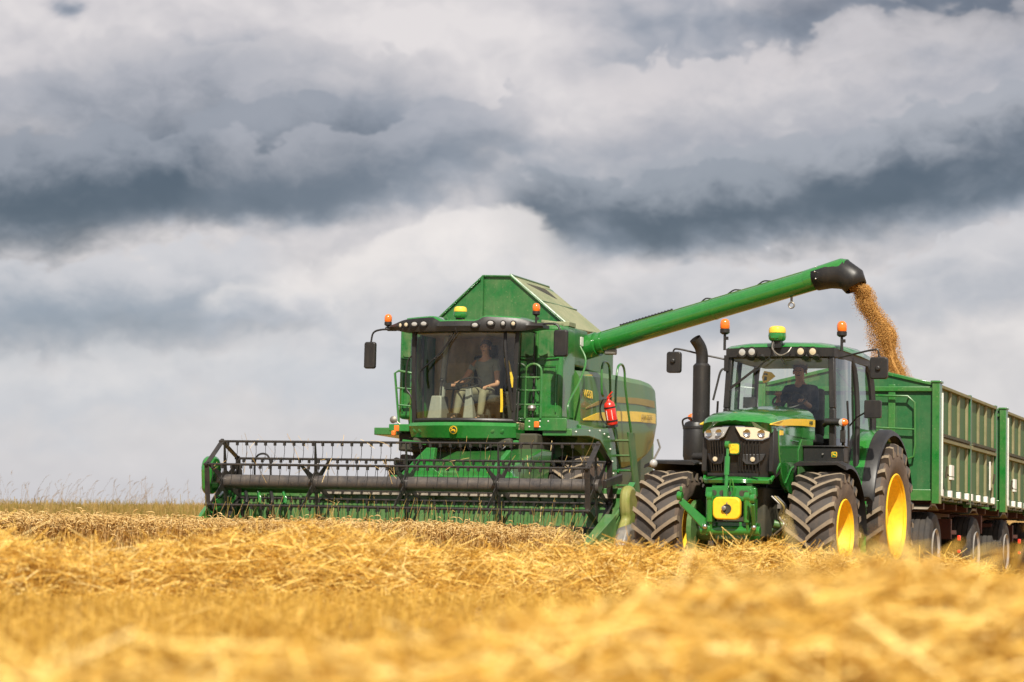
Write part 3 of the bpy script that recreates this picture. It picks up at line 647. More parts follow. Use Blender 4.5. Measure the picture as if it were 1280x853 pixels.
# rear mudguards: green shell and black extension
for s in (-1, 1):
    m = MB(); rings = []; n = 18; rr = 1.11
    for i in range(n + 1):
        a = R(18 + (150 - 18) * i / n); y = 2.70 - rr * math.cos(a); z = .935 + rr * math.sin(a)
        rings.append([(s * .70, y, z - .02), (s * .71, y, z + .02), (s * .91, y, z + .035), (s * .91, y, z + .015), (s * .72, y, z - .03)])
    m.loft(rings); rf = m.build('rear_mudguard', 'greenclean', T)
    m = MB(); pr = [(2.70 - rr * math.cos(R(a)), .935 + rr * math.sin(R(a))) for a in range(18, 151, 8)] + [(3.0, 1.2), (2.2, 1.1)]; m.prism(pr, 'x', s * .70, s * .73); m.build('inner_wall', 'greendk', rf)
    m = MB(); rings = []
    for i in range(n + 1):
        a = R(12 + (158 - 12) * i / n); y = 2.70 - (rr + .0) * math.cos(a); z = .935 + (rr + .0) * math.sin(a); d = .015 if 0 < i < n else 0
        rings.append([(s * .91, y, z + .028), (s * 1.02, y, z + .03), (s * 1.07, y, z + .0), (s * 1.08, y, z - .05), (s * 1.06, y, z - .045), (s * 1.01, y, z + .008), (s * .91, y, z + .01)])
    m.loft(rings); m.build('rubber_extension', 'black', rf)
# fuel tank with steps, tool box
m = MB(); m.prism([(.75, 1.10), (1.75, 1.10), (1.70, .50), (1.45, .42), (.85, .45), (.75, .6)], 'x', .36, .70); ft = m.build('fuel_tank', 'black', T, bevel=.04)
m = MB(); m.prism([(.75, 1.10), (1.75, 1.10), (1.70, .50), (1.45, .42), (.85, .45), (.75, .6)], 'x', -.70, -.36); m.build('battery_box', 'black', T, bevel=.04)
m = MB()
for z in (.45, .75, 1.05): m.bb(.72, 1.0, 1.25, 1.60, z, z + .03)
m.bb(.72, .98, 1.23, 1.25, .45, 1.12); m.bb(.72, .98, 1.60, 1.62, .45, 1.12); m.build('steps', 'greenclean', T)
m = MB(); m.bb(.47, .98, .48, .66, 1.565, 1.745); m.bb(.455, .995, .46, .67, 1.745, 1.765); tb = m.build('tool_box', 'black', T, bevel=.008)
m = MB(); m.lathe([(.012, 0), (.012, .02), (0, .02)], (.72, .47, 1.66), (0, -1, 0), 10); m.build('latch', 'grey', tb)
emblem(tb, (.86, .478, 1.655), .034, (1, 0, 0), (0, 0, 1), 'yellow', 'green', True, fwd=(0, -1, 0))
# cab
def pillar(name, pts, w, parent, mat='black'):
    m = MB()
    for p, q in zip(pts[:-1], pts[1:]): m.beam(p, q, w[0], w[1], up=(0, 1, 0))
    return m.build(name, mat, parent, bevel=.01)
fx, rx, fy, ry = .685, .74, 1.06, 2.62
for s in (-1, 1):
    pillar('front_pillar', [(s * fx, fy, 1.24), (s * fx, fy - .02, 2.25), (s * (fx - .03), fy + .02, 2.95)], (.075, .09), T)
    m = MB(); m.tube(bez([(s * .80, 1.78, 1.25), (s * .80, 1.82, 2.2), (s * .77, 1.80, 2.72), (s * .73, 1.74, 2.92)], 6), .035, 8); m.build('door_pillar', 'black', T)
    m = MB(); m.tube(bez([(s * .80, 2.62, 1.9), (s * .80, 2.62, 2.3), (s * .77, 2.58, 2.75), (s * .70, 2.45, 2.95)], 6), .045, 8); m.build('rear_pillar', 'black', T)
    m = MB(); m.loft([[(s * (fx + .012), fy + .03, 1.30), (s * (fx - .01), fy + .02, 2.9)], [(s * .79, 1.4, 1.30), (s * .745, 1.4, 2.9)], [(s * .80, 1.76, 1.30), (s * .75, 1.76, 2.9)]], closed=False); m.build('door_glass', 'glassside' if s > 0 else 'glass', T)
    m = MB(); m.loft([[(s * .80, 1.80, 2.05), (s * .75, 1.78, 2.9)], [(s * .80, 2.6, 2.05), (s * .75, 2.5, 2.9)]], closed=False); m.build('side_window', 'glass', T)
    m = MB(); m.bb(s * .66, s * .72, 1.05, 1.8, 1.20, 1.28); m.build('door_sill', 'black', T)
    m = MB(); m.tube(bez([(s * .84, 1.15, 1.45), (s * .86, 1.16, 1.9), (s * .84, 1.15, 2.35)], 5), .014, 8); m.build('grab_rail', 'black', T)
# windscreen: slightly bowed pane
m = MB(); ring = []
for i in range(11):
    x = -fx + .03 + (2 * fx - .06) * i / 10; bow = -.07 * (1 - (x / fx) ** 2); ring.append([(x, fy - .035 + bow, 2.10), (x, fy - .03 + bow, 2.5), (x * .97, fy + .01 + bow, 2.90)])
m.loft(ring, closed=False); m.build('windscreen', 'glass', T)
m = MB(); m.loft([[(-.70, 2.66, 2.0), (-.68, 2.56, 2.9)], [(.70, 2.66, 2.0), (.68, 2.56, 2.9)]], closed=False); m.build('rear_window', 'glass', T)
m = MB(); m.bb(-.70, .70, 1.02, 2.68, 1.16, 1.24); m.bb(-.68, -.45, 1.05, 1.10, 1.24, 2.05); m.bb(.50, .68, 1.05, 1.10, 1.24, 1.70); m.bb(-.70, .70, 2.60, 2.68, 1.24, 1.95); m.build('cab_floor', 'black', T, bevel=.01)
# roof: green cap over a black band
def roofring(y, hw, z0, z1, cr=.03): return [(-hw, y, z0), (-hw * 1.0, y, (z0 + z1) / 2), (-hw * .93, y, z1 - .015), (-hw * .6, y, z1 + cr * .6), (0, y, z1 + cr), (hw * .6, y, z1 + cr * .6), (hw * .93, y, z1 - .015), (hw, y, (z0 + z1) / 2), (hw, y, z0)]
def bowr(rg, k): return [(x, y + k * (x / .7) ** 2, z) for x, y, z in rg]
m = MB(); m.loft([bowr(roofring(.92, .66, 3.00, 3.015, .0), .12), bowr(roofring(.96, .70, 3.00, 3.04, .02), .12), roofring(1.25, .76, 2.985, 3.07, .03), roofring(2.0, .80, 2.97, 3.08, .03), roofring(2.55, .78, 2.96, 3.05, .03), roofring(2.72, .70, 2.96, 2.98, .0)])
m.build('roof', 'greenclean', T, ang=60)
m = MB(); m.loft([bowr([(-.68, .90, 2.90), (-.68, .91, 3.002), (.68, .91, 3.002), (.68, .90, 2.90)], .10), bowr([(-.74, 1.2, 2.885), (-.74, 1.2, 2.99), (.74, 1.2, 2.99), (.74, 1.2, 2.885)], 0), [(-.77, 2.6, 2.88), (-.77, 2.6, 2.975), (.77, 2.6, 2.975), (.77, 2.6, 2.88)]])
# bow the band's front by subdividing
m = MB(); xs = [-.70 + 1.4 * i / 14 for i in range(15)]
m.loft([[(x, .905 + .115 * (x / .7) ** 2, 2.895) for x in xs] + [(x, .905 + .115 * (x / .7) ** 2, 3.006) for x in reversed(xs)], [(x * 1.07, 1.3, 2.885) for x in xs] + [(x * 1.07, 1.3, 2.99) for x in reversed(xs)], [(x * 1.10, 2.6, 2.88) for x in xs] + [(x * 1.10, 2.6, 2.975) for x in reversed(xs)]])
m.build('roof_band', 'black', T)
for x in (-.455, -.315, .315, .455): work_light(T, x, .875 + .05 * (abs(x) > .4) * 1.0, 2.95, .052, (0, -1, -.05), mat='lampwarm' if x > 0 else 'lampglass')
for x in (-.34, -.20, .36, .50):
    m = MB(); m.lathe([(.04, -.02), (.045, .02), (0, .03)], (x, .93, 2.885), (0, -.6, -.8), 14); m.build('lamp_socket', 'black', T)
receiver(T, 0, .90, 3.085)
m = MB(); m.tube(bez([(-.03, .84, 3.08), (-.03, .80, 2.98), (.06, .80, 2.90), (.16, .80, 2.93), (.20, .84, 3.0)], 6), .009, 6); m.build('receiver_cable', 'grey', T)
beacon(T, -.73, 1.05, 3.24, 2.99); beacon(T, .80, 1.0, 3.185, 2.96)
# wipers
m = MB(); m.tube([(-.08, .90, 2.89), (-.30, .93, 2.72), (-.60, .975, 2.53)], .009, 6); m.beam((-.28, .925, 2.74), (-.62, .97, 2.50), .012, .03); m.tube([(.05, .90, 2.88), (.09, .92, 2.80)], .007, 6); m.build('wiper', 'black', T)
m = MB(); m.tube([(.30, 2.60, 2.86), (.52, 2.62, 2.60)], .010, 6); m.build('rear_wiper', 'black', T)
# door mirrors on arms
m = MB(); m.tube(bez([(-.66, 1.05, 2.86), (-1.0, 1.0, 2.93), (-1.30, .98, 3.0), (-1.385, .98, 2.985), (-1.385, .98, 2.85)], 5), .012, 8); m.bb(-.72, -.66, 1.0, 1.1, 2.72, 2.92); am = m.build('mirror_arm', 'black', T)
m = MB(); m.prism(rrect(-1.475, -1.285, 2.70, 2.97, .035), 'y', .96, 1.03); m.lathe([(.035, 0), (.03, .03), (0, .03)], (-1.385, .96, 2.85), (0, -1, 0), 14); m.build('mirror', 'black', am, bevel=.012)
m = MB(); m.tube(bez([(.74, 1.05, 2.88), (.95, 1.0, 2.92), (1.20, .98, 2.97), (1.27, .98, 2.95), (1.27, .98, 2.78)], 5), .012, 8); am = m.build('mirror_arm', 'black', T)
m = MB(); m.prism(rrect(1.165, 1.385, 2.61, 2.88, .035), 'y', .96, 1.03); m.lathe([(.035, 0), (.03, .03), (0, .03)], (1.27, .96, 2.74), (0, -1, 0), 14); m.build('mirror', 'black', am, bevel=.012)
m = MB(); m.prism(rrect(1.09, 1.30, 2.13, 2.35, .02), 'y', 1.0, 1.06); m.tube([(1.10, 1.03, 2.2), (.95, 1.2, 2.15), (.82, 1.35, 2.05)], .012, 6); m.build('plate_holder', 'black', T, bevel=.01)
# wing lamps on stalks
for s in (-1, 1):
    m = MB()
    if s > 0: m.tube([(.62, .95, 2.08), (.80, .93, 2.075)], .045, 14); m.tube([(.58, 1.02, 2.04), (.64, .95, 2.07)], .03, 10); cxx, czz = .845, 2.07
    else: m.tube([(-.66, 1.0, 2.08), (-1.02, .93, 2.125)], .035, 12); cxx, czz = -1.08, 2.13
    al = m.build('wing_lamp', 'black', T)
    m = MB(); m.lathe([(0, -.05), (.045, -.04), (.052, .0), (.04, .03), (0, .045)], (cxx, .90, czz), (0, -1, 0), 16); m.build('clear_lens', 'lampglass', al)
    m = MB(); m.lathe([(.05, 0), (.045, .03), (.028, .055), (0, .065)], (cxx + s * .01, .90, czz), (s, 0, 0), 16); m.build('turn_lens', 'orange', al)
m = MB(); m.tube([(.84, .95, 2.06), (.84, .98, 1.75)], .022, 8); m.box((.84, .95, 1.90), (.06, .05, .16)); m.build('lamp_bracket', 'black', T, bevel=.008)
# exhaust stack with air canister
m = MB(); m.lathe([(.11, 0), (.11, .75), (.085, .78)], (-.98, .9, 2.03), (0, 0, 1), 24)
m.tube(bez([(-.98, .9, 2.78), (-.98, .9, 2.92), (-1.0, .88, 3.02), (-1.05, .82, 3.12)], 6), .076, 18, caps=False); ex = m.build('exhaust_stack', 'black', T)
m = MB(); m.lathe([(.06, 0), (.15, .02), (.165, .08), (.165, .44), (.14, .50), (.10, .52)], (-1.04, .9, 1.56), (0, 0, 1), 28); m.lathe([(.172, 0), (.172, .03)], (-1.04, .9, 1.98), (0, 0, 1), 28); m.tube(bez([(-1.19, .86, 1.98), (-1.2, .84, 2.09), (-1.1, .84, 2.12), (-1.05, .84, 2.06)], 5), .012, 6); m.build('air_canister', 'black', ex)
m = MB(); m.tube(bez([(-.84, .95, 2.35), (-.80, .98, 2.55), (-.76, 1.0, 2.72), (-.70, 1.03, 2.76)], 5), .014, 8); m.build('heat_guard', 'black', ex)
m = MB(); m.tube([(-.95, .55, 1.62), (-.70, .5, 1.62), (-.45, .45, 1.7)], .05, 10); m.build('exhaust_pipe', 'black', ex)
m = MB(); m.ball((-1.17, -.35, 1.50), .05, 12, 8); m.build('marker_lamp', 'lampglass', T)
# inside the cab
m = MB(); m.bb(-.24, .24, 2.20, 2.36, 1.95, 2.58); m.bb(-.26, .26, 1.75, 2.25, 1.84, 1.98); m.bb(-.17, .17, 1.8, 2.2, 1.24, 1.84); m.build('driver_seat', 'seat', T, bevel=.04)
m = MB(); m.prism([(1.10, 1.24), (1.45, 1.24), (1.40, 2.02), (1.30, 2.16), (1.12, 2.16)], 'x', -.18, .18); m.bb(-.35, .30, 1.05, 1.22, 2.16, 2.24); m.build('dashboard', 'greyplastic', T, bevel=.03)
m = MB(); c0 = Vector((-.01, 1.50, 2.38)); nrm = Vector((0, -.55, .85)).normalized(); ux = Vector((1, 0, 0)); uy = nrm.cross(ux)
m.tube([c0 + (ux * math.cos(2 * PI * k / 28) + uy * math.sin(2 * PI * k / 28)) * .205 for k in range(29)], .014, 8, caps=False)
for a in (90, 210, 330): m.beam(c0 - nrm * .02, c0 + (ux * math.cos(R(a)) + uy * math.sin(R(a))) * .2, .03, .012, up=nrm)
m.tube([c0 - nrm * .03, c0 - nrm * .28], .03, 10); m.build('steering_wheel', 'black', T)
m = MB(); m.tube([(-.52, 1.55, 1.6), (-.50, 1.5, 2.3)], .02, 8); m.bb(-.60, -.44, 1.45, 1.49, 2.28, 2.42); m.build('monitor', 'greyplastic', T, bevel=.01)
m = MB(); m.prism([(-.28, 2.58), (-.20, 2.61), (-.12, 2.67), (-.17, 2.72), (-.27, 2.74), (-.30, 2.66)], 'y', 1.26, 1.27); wt = m.build('warning_sign', 'yellow', T, bevel=.004)
m = MB(); m.prism([(-.27, 2.615), (-.235, 2.62), (-.23, 2.665), (-.26, 2.67)], 'y', 1.254, 1.259); m.prism([(-.275, 2.69), (-.22, 2.685), (-.225, 2.705), (-.27, 2.71)], 'y', 1.254, 1.259); m.build('sign_mark', 'decal', wt)
m = MB(); m.bb(-.62, .62, 1.1, 2.5, 2.86, 2.885); m.build('headliner', 'greyplastic', T)

# ================================================================== COMBINE (local: origin under the cab front)
C = empty('combine_harvester', M_COMBINE)
tag(C, 'green combine harvester cutting wheat with its black reel lowered and its unloading auger swung out', 'combine harvester')
# body
m = MB(); m.bb(-1.20, 1.20, 1.0, 5.9, 1.45, 3.35); m.bb(-.9, .9, .3, 1.2, 1.6, 2.2); m.build('body_core', 'greendk', C, bevel=.03)
# dusty side panels: bulged shells
for s in (-1, 1):
    m = MB(); rings = []
    ys = [1.30, 1.9, 2.6, 3.4, 4.2, 5.0, 5.7, 6.02, 6.08]
    for i, y in enumerate(ys):
        t = (y - 1.3) / 4.75
        zb = [2.10, 1.95, 1.85, 1.82, 1.86, 1.98, 2.14, 2.26, 2.34][i]; zt = [3.38, 3.41, 3.44, 3.46, 3.47, 3.48, 3.47, 3.45, 3.40][i]
        e = 1 - .06 * max(0, (y - 5.2)) / .8
        rings.append([(s * (1.18 * e), y, zt), (s * 1.42 * e, y, zt - .03), (s * 1.49 * e, y, zt - .12), (s * 1.52 * e, y, zt * .6 + zb * .4), (s * 1.53 * e, y, zt * .35 + zb * .65), (s * 1.48 * e, y, zb + .10), (s * 1.40 * e, y, zb), (s * 1.18 * e, y, zb)])
    m.loft(rings); pn = m.build('side_panel', 'dustygreen', C, ang=30)
    def xs_(y, z):
        zt = 3.46; zb = 1.9; f = (z - zb) / (zt - zb)
        e = 1 - .06 * max(0, (y - 5.2)) / .8
        return s * e * np.interp(f, [0, .06, .35, .6, .9, 1], [1.40, 1.48, 1.53, 1.52, 1.49, 1.42])
    def stripe(nm, up, dn, mat, k=.008):
        up2 = []; 
        def dens_(l):
            o = []
            for a, c in zip(l[:-1], l[1:]):
                for q in range(6): o.append((a[0] + (c[0] - a[0]) * q / 6, a[1] + (c[1] - a[1]) * q / 6))
            return o + [l[-1]]
        u, d = dens_(up), dens_(dn); mm = MB(); rg = []
        for a, c in zip(u, d): rg.append([(xs_(*c) + s * k, c[0], c[1]), (xs_((a[0] + c[0]) / 2, (a[1] + c[1]) / 2) + s * k, (a[0] + c[0]) / 2, (a[1] + c[1]) / 2), (xs_(*a) + s * k, a[0], a[1]), (xs_(*a) - s * .02, a[0], a[1]), (xs_(*c) - s * .02, c[0], c[1])])
        mm.loft(rg); return mm.build(nm, mat, pn)
    y1 = stripe('yellow_stripe', [(1.45, 2.56), (2.2, 2.70), (3.2, 2.79), (4.5, 2.86), (5.95, 2.90)], [(1.45, 2.54), (2.2, 2.575), (3.2, 2.62), (4.5, 2.68), (5.95, 2.72)], 'yellowsticker', .012)
    stripe('tan_stripe', [(1.6, 2.76), (2.4, 2.93), (3.4, 3.05), (4.5, 3.10), (5.9, 3.13)], [(1.6, 2.74), (2.4, 2.86), (3.4, 2.95), (4.5, 2.99), (5.9, 3.00)], 'olive', .010)
    if s > 0: text('JOHN DEERE', 'lettering', 'olive', y1, .125, (1.548, 5.05, 2.785), (-.012, 1, .03), (0, 0, 1))
    else: text('JOHN DEERE', 'lettering', 'olive', y1, .125, (-1.548, 5.05, 2.785), (-.012, -1, -.03), (0, 0, 1), .004)
    text('W550', 'model_lettering', 'yellowsticker', pn, .19, (s * 1.522, 1.72, 2.98), (0, s, 0), (s * -.05, 0, 1), .001)
    m = MB(); m.prism([(1.40, 3.28), (2.1, 3.34), (2.1, 3.24), (1.5, 3.20)], 'x', s * 1.40, s * 1.475); m.build('top_sticker', 'yellowsticker', pn)
    m = MB(); m.prism([(1.35, 2.38), (1.75, 2.36), (1.75, 2.44), (1.40, 2.46)], 'x', s * 1.50, s * 1.535); m.build('lower_sticker', 'yellowsticker', pn)
# rear hood and chaff area
m = MB(); m.prism([(5.6, 3.3), (6.3, 3.0), (6.9, 2.4), (6.9, 1.7), (6.2, 1.3), (5.6, 1.5)], 'x', -1.15, 1.15); m.build('rear_hood', 'dustygreen', C, bevel=.05)
m = MB(); m.prism([(3.3, 1.80), (5.2, 1.92), (4.7, 1.55), (4.2, 1.15), (3.3, 1.1)], 'x', -1.32, 1.32); m.build('lower_shield', 'dustygreen', C, bevel=.03)
m = MB(); m.tube([(1.40, 6.0, 2.05), (1.46, 6.22, 2.3), (1.40, 6.25, 2.45)], .02, 6); m.build('rear_bracket', 'grey', C)
# upper front body
m = MB(); m.bb(-1.42, 1.42, .92, 1.95, 3.42, 4.05); m.bb(-1.28, 1.28, 1.95, 3.85, 3.42, 3.86); ub = m.build('upper_body', 'greentank', C, bevel=.03)
for s in (-1, 1):
    m = MB(); m.bb(s * .94, s * 1.43, .60, 1.30, 2.50, 4.04); m.build('corner_housing', 'green', ub, bevel=.06)
    m = MB(); m.prism(rrect(min(s * 1.02, s * 1.36), max(s * 1.02, s * 1.36), 3.52, 3.95, .06), 'y', .585, .60); m.build('corner_window', 'greendk', ub, bevel=.008)
    m = MB(); m.tube([(s * 1.0, .585, 3.47), (s * 1.38, .58, 3.50)], .012, 6); m.tube([(s * 1.0, .575, 2.62), (s * 1.0, .575, 3.38), (s * 1.34, .575, 3.38), (s * 1.34, .575, 2.62)], .010, 6); m.build('panel_rail', 'greenclean', ub)
m = MB(); m.prism(rrect(1.55, 1.68, 3.78, 3.93, .02), 'x', 1.42, 1.432); m.build('white_sticker', 'white', ub)
m = MB(); m.bb(.98, 1.42, .95, 1.3, 4.05, 4.13); m.beam((.95, 1.2, 4.15), (1.35, 1.0, 4.08), .28, .05); m.build('step_board', 'tandust', ub, bevel=.01)
# grain tank with raised roof-shaped covers
m = MB(); yb, ye = 1.40, 3.15
m.loft([[(-1.25, yb, 4.06), (-.26, yb, 4.95), (.24, yb, 4.93), (1.25, yb, 4.08)], [(-1.25, ye, 4.06), (-.26, ye + .35, 4.95), (.24, ye + .35, 4.93), (1.25, ye, 4.10)]])
gt = m.build('grain_tank_cover', 'greentank', C, bevel=.006)
m = MB(); m.loft([[(.22, yb - .02, 4.96), (1.30, yb - .04, 4.075), (1.30, yb - .04, 4.055), (.20, yb - .02, 4.93)], [(.16, ye + .38, 4.985), (1.32, ye + .02, 4.12), (1.32, ye + .02, 4.10), (.14, ye + .38, 4.955)]]); cv = m.build('side_cover', 'tandust', gt, bevel=.004)
m = MB(); 
def cp(u, v, off=.006):
    a = Vector((.22, yb - .02, 4.96)); b_ = Vector((1.30, yb - .04, 4.075)); c = Vector((.16, ye + .38, 4.985)); d = Vector((1.32, ye + .02, 4.12))
    p = (a * (1 - u) + b_ * u) * (1 - v) + (c * (1 - u) + d * u) * v; return p + Vector((.63, 0, .78)) * off
m.loft([[cp(.10, .25), cp(.32, .25), cp(.32, .25, -.01), cp(.10, .25, -.01)], [cp(.10, .75), cp(.32, .75), cp(.32, .75, -.01), cp(.10, .75, -.01)]]); m.build('cover_window', 'darkunder', cv)
m = MB(); m.tube([cp(0, 0), cp(0, 1)], .018, 6); m.tube([cp(.5, .0, .01), cp(.5, 1, .01)], .012, 6); m.tube([cp(0, 0), cp(1, 0)], .020, 6); m.build('cover_edge', 'greentank', cv)
m = MB(); m.loft([[(-.24, yb - .02, 4.97), (-1.28, yb - .02, 4.065), (-1.28, yb - .02, 4.045), (-.26, yb - .02, 4.94)], [(-.24, ye + .38, 4.97), (-1.28, ye + .02, 4.075), (-1.28, ye + .02, 4.05), (-.26, ye + .38, 4.94)]]); m.build('side_cover', 'tandust', gt, bevel=.004)
m = MB(); m.beam((-.27, yb - .035, 4.10), (-.27, yb - .035, 4.94), .045, .05, up=(0, 1, 0)); m.tube([(-1.25, yb - .03, 4.07), (-.26, yb - .03, 4.955), (.23, yb - .03, 4.94), (1.27, yb - .03, 4.08)], .018, 6); m.build('front_rib', 'greentank', gt)
# unloading auger
a0 = Vector((1.15, 1.97, 3.72)); a1 = Vector((5.72, .86, 4.80)); ad = (a1 - a0).normalized()
m = MB(); m.tube([a0 - ad * .2, a0 + ad * .5], .205, 32); m.tube([a0, a1], .168, 40); m.tube([a0 + ad * .55, a0 + ad * .63], .186, 32); m.tube([a0 + ad * 2.75, a0 + ad * 2.78], .173, 32)
au = m.build('unloading_auger', 'greenclean', C, ang=50)
m = MB(); up = ad.cross(Vector((0, 1, 0)).cross(ad)).normalized(); upv = (Vector((0, 0, 1)) - ad * ad.z).normalized()
m.beam(a0 + ad * .6 + upv * .168, a1 + upv * .168, .05, .03, up=upv); m.build('auger_rail', 'dustygreen', au)
m = MB(); m.tube([a0 + ad * 1.0 + upv * .198, a0 + ad * 2.0 + upv * .198], .012, 6)
for k in range(17): m.box(a0 + ad * (1.0 + k * .062) + upv * .200, (.03, .03, .03))
m.build('auger_cable', 'black', au)
for t0, t1 in ((2.55, 2.75), (3.05, 3.30), (3.6, 3.85)):
    m = MB(); m.tube(bez([a0 + ad * t0 + upv * .18, a0 + ad * (t0 + t1) / 2 + upv * .215, a0 + ad * t1 + upv * .18], 4), .012, 6); m.build('cable_clip', 'black', au)
m = MB(); m.box(a0 + ad * .72 - upv * .19, (.2, .10, .10)); m.build('auger_latch', 'grey', au, bevel=.02)
m = MB(); q = a0 + ad * 4.15 - upv * .165; m.tube([q, q - Vector((0, 0, .09))], .02, 8); m.tube([q - Vector((0, 0, .13)) + Vector((math.sin(t * PI / 6) * .045, 0, math.cos(t * PI / 6) * .045)) for t in range(13)], .014, 8); m.build('auger_hook', 'grey', au)
# spout: green cap with a black rubber boot turned down
m = MB(); m.tube([a1 - ad * .35 + upv * .012, a1 + ad * .30 + upv * .035, a1 + ad * .36 + upv * .02], [.176, .172, .15], 30); m.build('auger_head', 'greenclean', au)
side = ad.cross(upv)
def bootring(c, ax_, r1, r2, n=22):
    ax_ = ax_.normalized(); e1 = side; e2 = ax_.cross(e1).normalized()
    return [c + e1 * math.cos(2 * PI * k / n) * r1 + e2 * math.sin(2 * PI * k / n) * r2 for k in range(n)]
m = MB(); dn = -upv
m.loft([bootring(a1 - ad * .20, ad, .180, .180), bootring(a1 + ad * .04 - upv * .01, ad + dn * .10, .188, .196), bootring(a1 + ad * .27 - upv * .045, ad + dn * .55, .190, .235), bootring(a1 + ad * .40 - upv * .17, ad * .55 + dn, .185, .215), bootring(a1 + ad * .44 - upv * .31, ad * .30 + dn, .165, .178)], caps=False)
m.build('auger_spout', 'black', au, solid=.012, ang=60)
for k in range(7):
    m = MB(); a = R(200 - k * 35); p = a1 - ad * .12 + (side * math.cos(a) + upv * math.sin(a)) * .192; m.ball(p, .016, 8, 6); m.build('bolt', 'chrome', au)
SPOUT = M_COMBINE @ (a1 + ad * .44 - upv * .26)

# ---- cab
yF = -.30
def cf(x, k=0): return yF + .30 * (abs(x) / .92) ** 2.2 + k
XS = [-.88 + 1.76 * i / 20 for i in range(21)]
# windscreen bowed in plan
m = MB(); m.loft([[(x * .97, cf(x, -.02), 2.44), (x, cf(x, -.06), 3.1), (x * 1.02, cf(x, -.02), 3.88)] for x in XS], closed=False); m.build('windscreen', 'glassdark', C)
m = MB()
m.tube([(x * .97, cf(x, -.02), 2.44) for x in XS], .035, 8); m.tube([(x * 1.02, cf(x, -.02), 3.89) for x in XS], .035, 8)
for s in (-1, 1):
    x = .88 * s; m.beam((x * .97, cf(x, -.02), 2.42), (x * 1.0, cf(x, -.04), 3.1), .065, .07, up=(0, 1, 0)); m.beam((x * 1.0, cf(x, -.04), 3.1), (x * 1.02, cf(x, -.02), 3.92), .065, .07, up=(0, 1, 0))
m.build('windscreen_frame', 'black', C)
m = MB()
for s in (1,):
    m.tube([(.70, -.13, 3.93), (.73, -.18, 3.6), (.80, -.15, 3.0), (.84, -.08, 2.6)], .030, 8)
m.build('inner_post', 'black', C)
for s in (-1, 1):
    m = MB(); m.loft([[(s * .90, .03, 2.45), (s * .93, .03, 3.9)], [(s * .96, .45, 2.45), (s * .98, .45, 3.9)], [(s * .95, .90, 2.45), (s * .97, .90, 3.9)]], closed=False); dg_ = m.build('door_glass', 'glassside' if s > 0 else 'glass', C)
    m = MB(); m.tube([(s * .95, .55, 2.45), (s * .975, .55, 3.15), (s * .97, .50, 3.90)], .020, 8); m.box((s * .98, .50, 3.22), (.03, .14, .035)); m.build('door_handle', 'black', dg_)
m = MB(); m.bb(-.92, .92, .0, 1.0, 2.30, 2.42); m.bb(-.92, .92, .92, 1.0, 2.42, 3.9); m.build('cab_shell', 'interior', C, bevel=.01)
m = MB(); m.loft([[(-.90, 1.0, 2.3), (-.90, 1.0, 3.95), (.90, 1.0, 3.95), (.90, 1.0, 2.3)], [(-.9, 1.3, 2.3), (-.9, 1.3, 3.95), (.9, 1.3, 3.95), (.9, 1.3, 2.3)]]); m.build('cab_back', 'greentank', C)
# roof with swooping black visor
XR = [-1.33 + 2.66 * i / 40 for i in range(41)]
def vf(x, k=0): return yF - .12 + .34 * (abs(x) / 1.33) ** 2 + k
def vt(x):
    a = abs(x + .02)
    t = 4.10 - .045 * (a / 1.3) ** 2
    if a < .50: t -= .075 * (1 - sstep(.30, .46, a))
    t -= .06 * float(sstep(.95, 1.33, a)); return float(t)
def vb(x): return 3.86 + .02 * (abs(x) / 1.3) ** 2 - .0 + .05 * float(sstep(1.0, 1.33, abs(x)))
m = MB(); m.loft([[(x, vf(x), vb(x)), (x, vf(x, -.03), (vb(x) + vt(x)) / 2), (x, vf(x, .02), vt(x)), (x, vf(x, .30), vt(x) - .005), (x, vf(x, .30), vb(x))] for x in XR]); vs_ = m.build('roof_visor', 'black', C, ang=45)
m = MB(); m.loft([[(x, vf(x, .03), vt(x) - .01), (x, vf(x, .05), vt(x) + .022), (x, vf(x, .34), vt(x) + .035), (x, 1.15, 4.10), (x, 1.15, 3.92), (x, vf(x, .30), 3.92)] for x in [-.98 + 1.96 * i / 30 for i in range(31)]]); m.build('roof', 'greenclean', C, ang=60)
m = MB(); m.bb(-.9, .9, .05, .92, 3.86, 3.90); m.build('headliner', 'interior', C)
for x, sq in ((-1.07, .75), (-.95, 1.0), (-.78, 1.6), (-.60, 1.6), (.30, 1.6), (.55, 1.6), (.745, 1.0), (.90, 1.0)):
    work_light(C, x, vf(x, -.035), (vb(x) + vt(x)) / 2 + .01, .038, (0.1 * x, -1, 0), mat='lampglass' if abs(x) < .8 else 'lampwarm', squash=sq)
receiver(C, -.05, -.20, 4.09)
m = MB(); m.tube(bez([(-.05, -.42, 4.0), (-.04, -.43, 3.9), (-.02, -.40, 3.82)], 4), .010, 6); m.build('receiver_cable', 'black', C)
m = MB(); m.tube([(-1.25, .02, 3.93), (-1.40, .02, 3.93), (-1.44, .02, 3.97)], .022, 8); m.build('beacon_bracket', 'black', C)
beacon(C, -1.40, .02, 4.04, 3.93); beacon(C, 1.17, .02, 4.19, 3.98)
m = MB(); m.tube(bez([(-1.30, -.02, 3.93), (-1.5, -.02, 3.93), (-1.64, -.02, 3.88), (-1.68, -.02, 3.72)], 5), .016, 8); am = m.build('mirror_arm', 'black', C)
m = MB(); m.prism(rrect(-1.79, -1.59, 3.29, 3.73, .04), 'y', -.05, .03); m.build('mirror', 'black', am, bevel=.02)
m = MB(); m.tube(bez([(1.20, -.05, 3.99), (1.40, -.05, 4.0), (1.55, -.05, 3.98), (1.62, -.05, 3.86)], 5), .018, 8); am = m.build('mirror_arm', 'black', C)
m = MB(); m.prism(rrect(1.50, 1.73, 3.47, 3.90, .04), 'y', -.07, .02); m.build('mirror', 'black', am, bevel=.02)
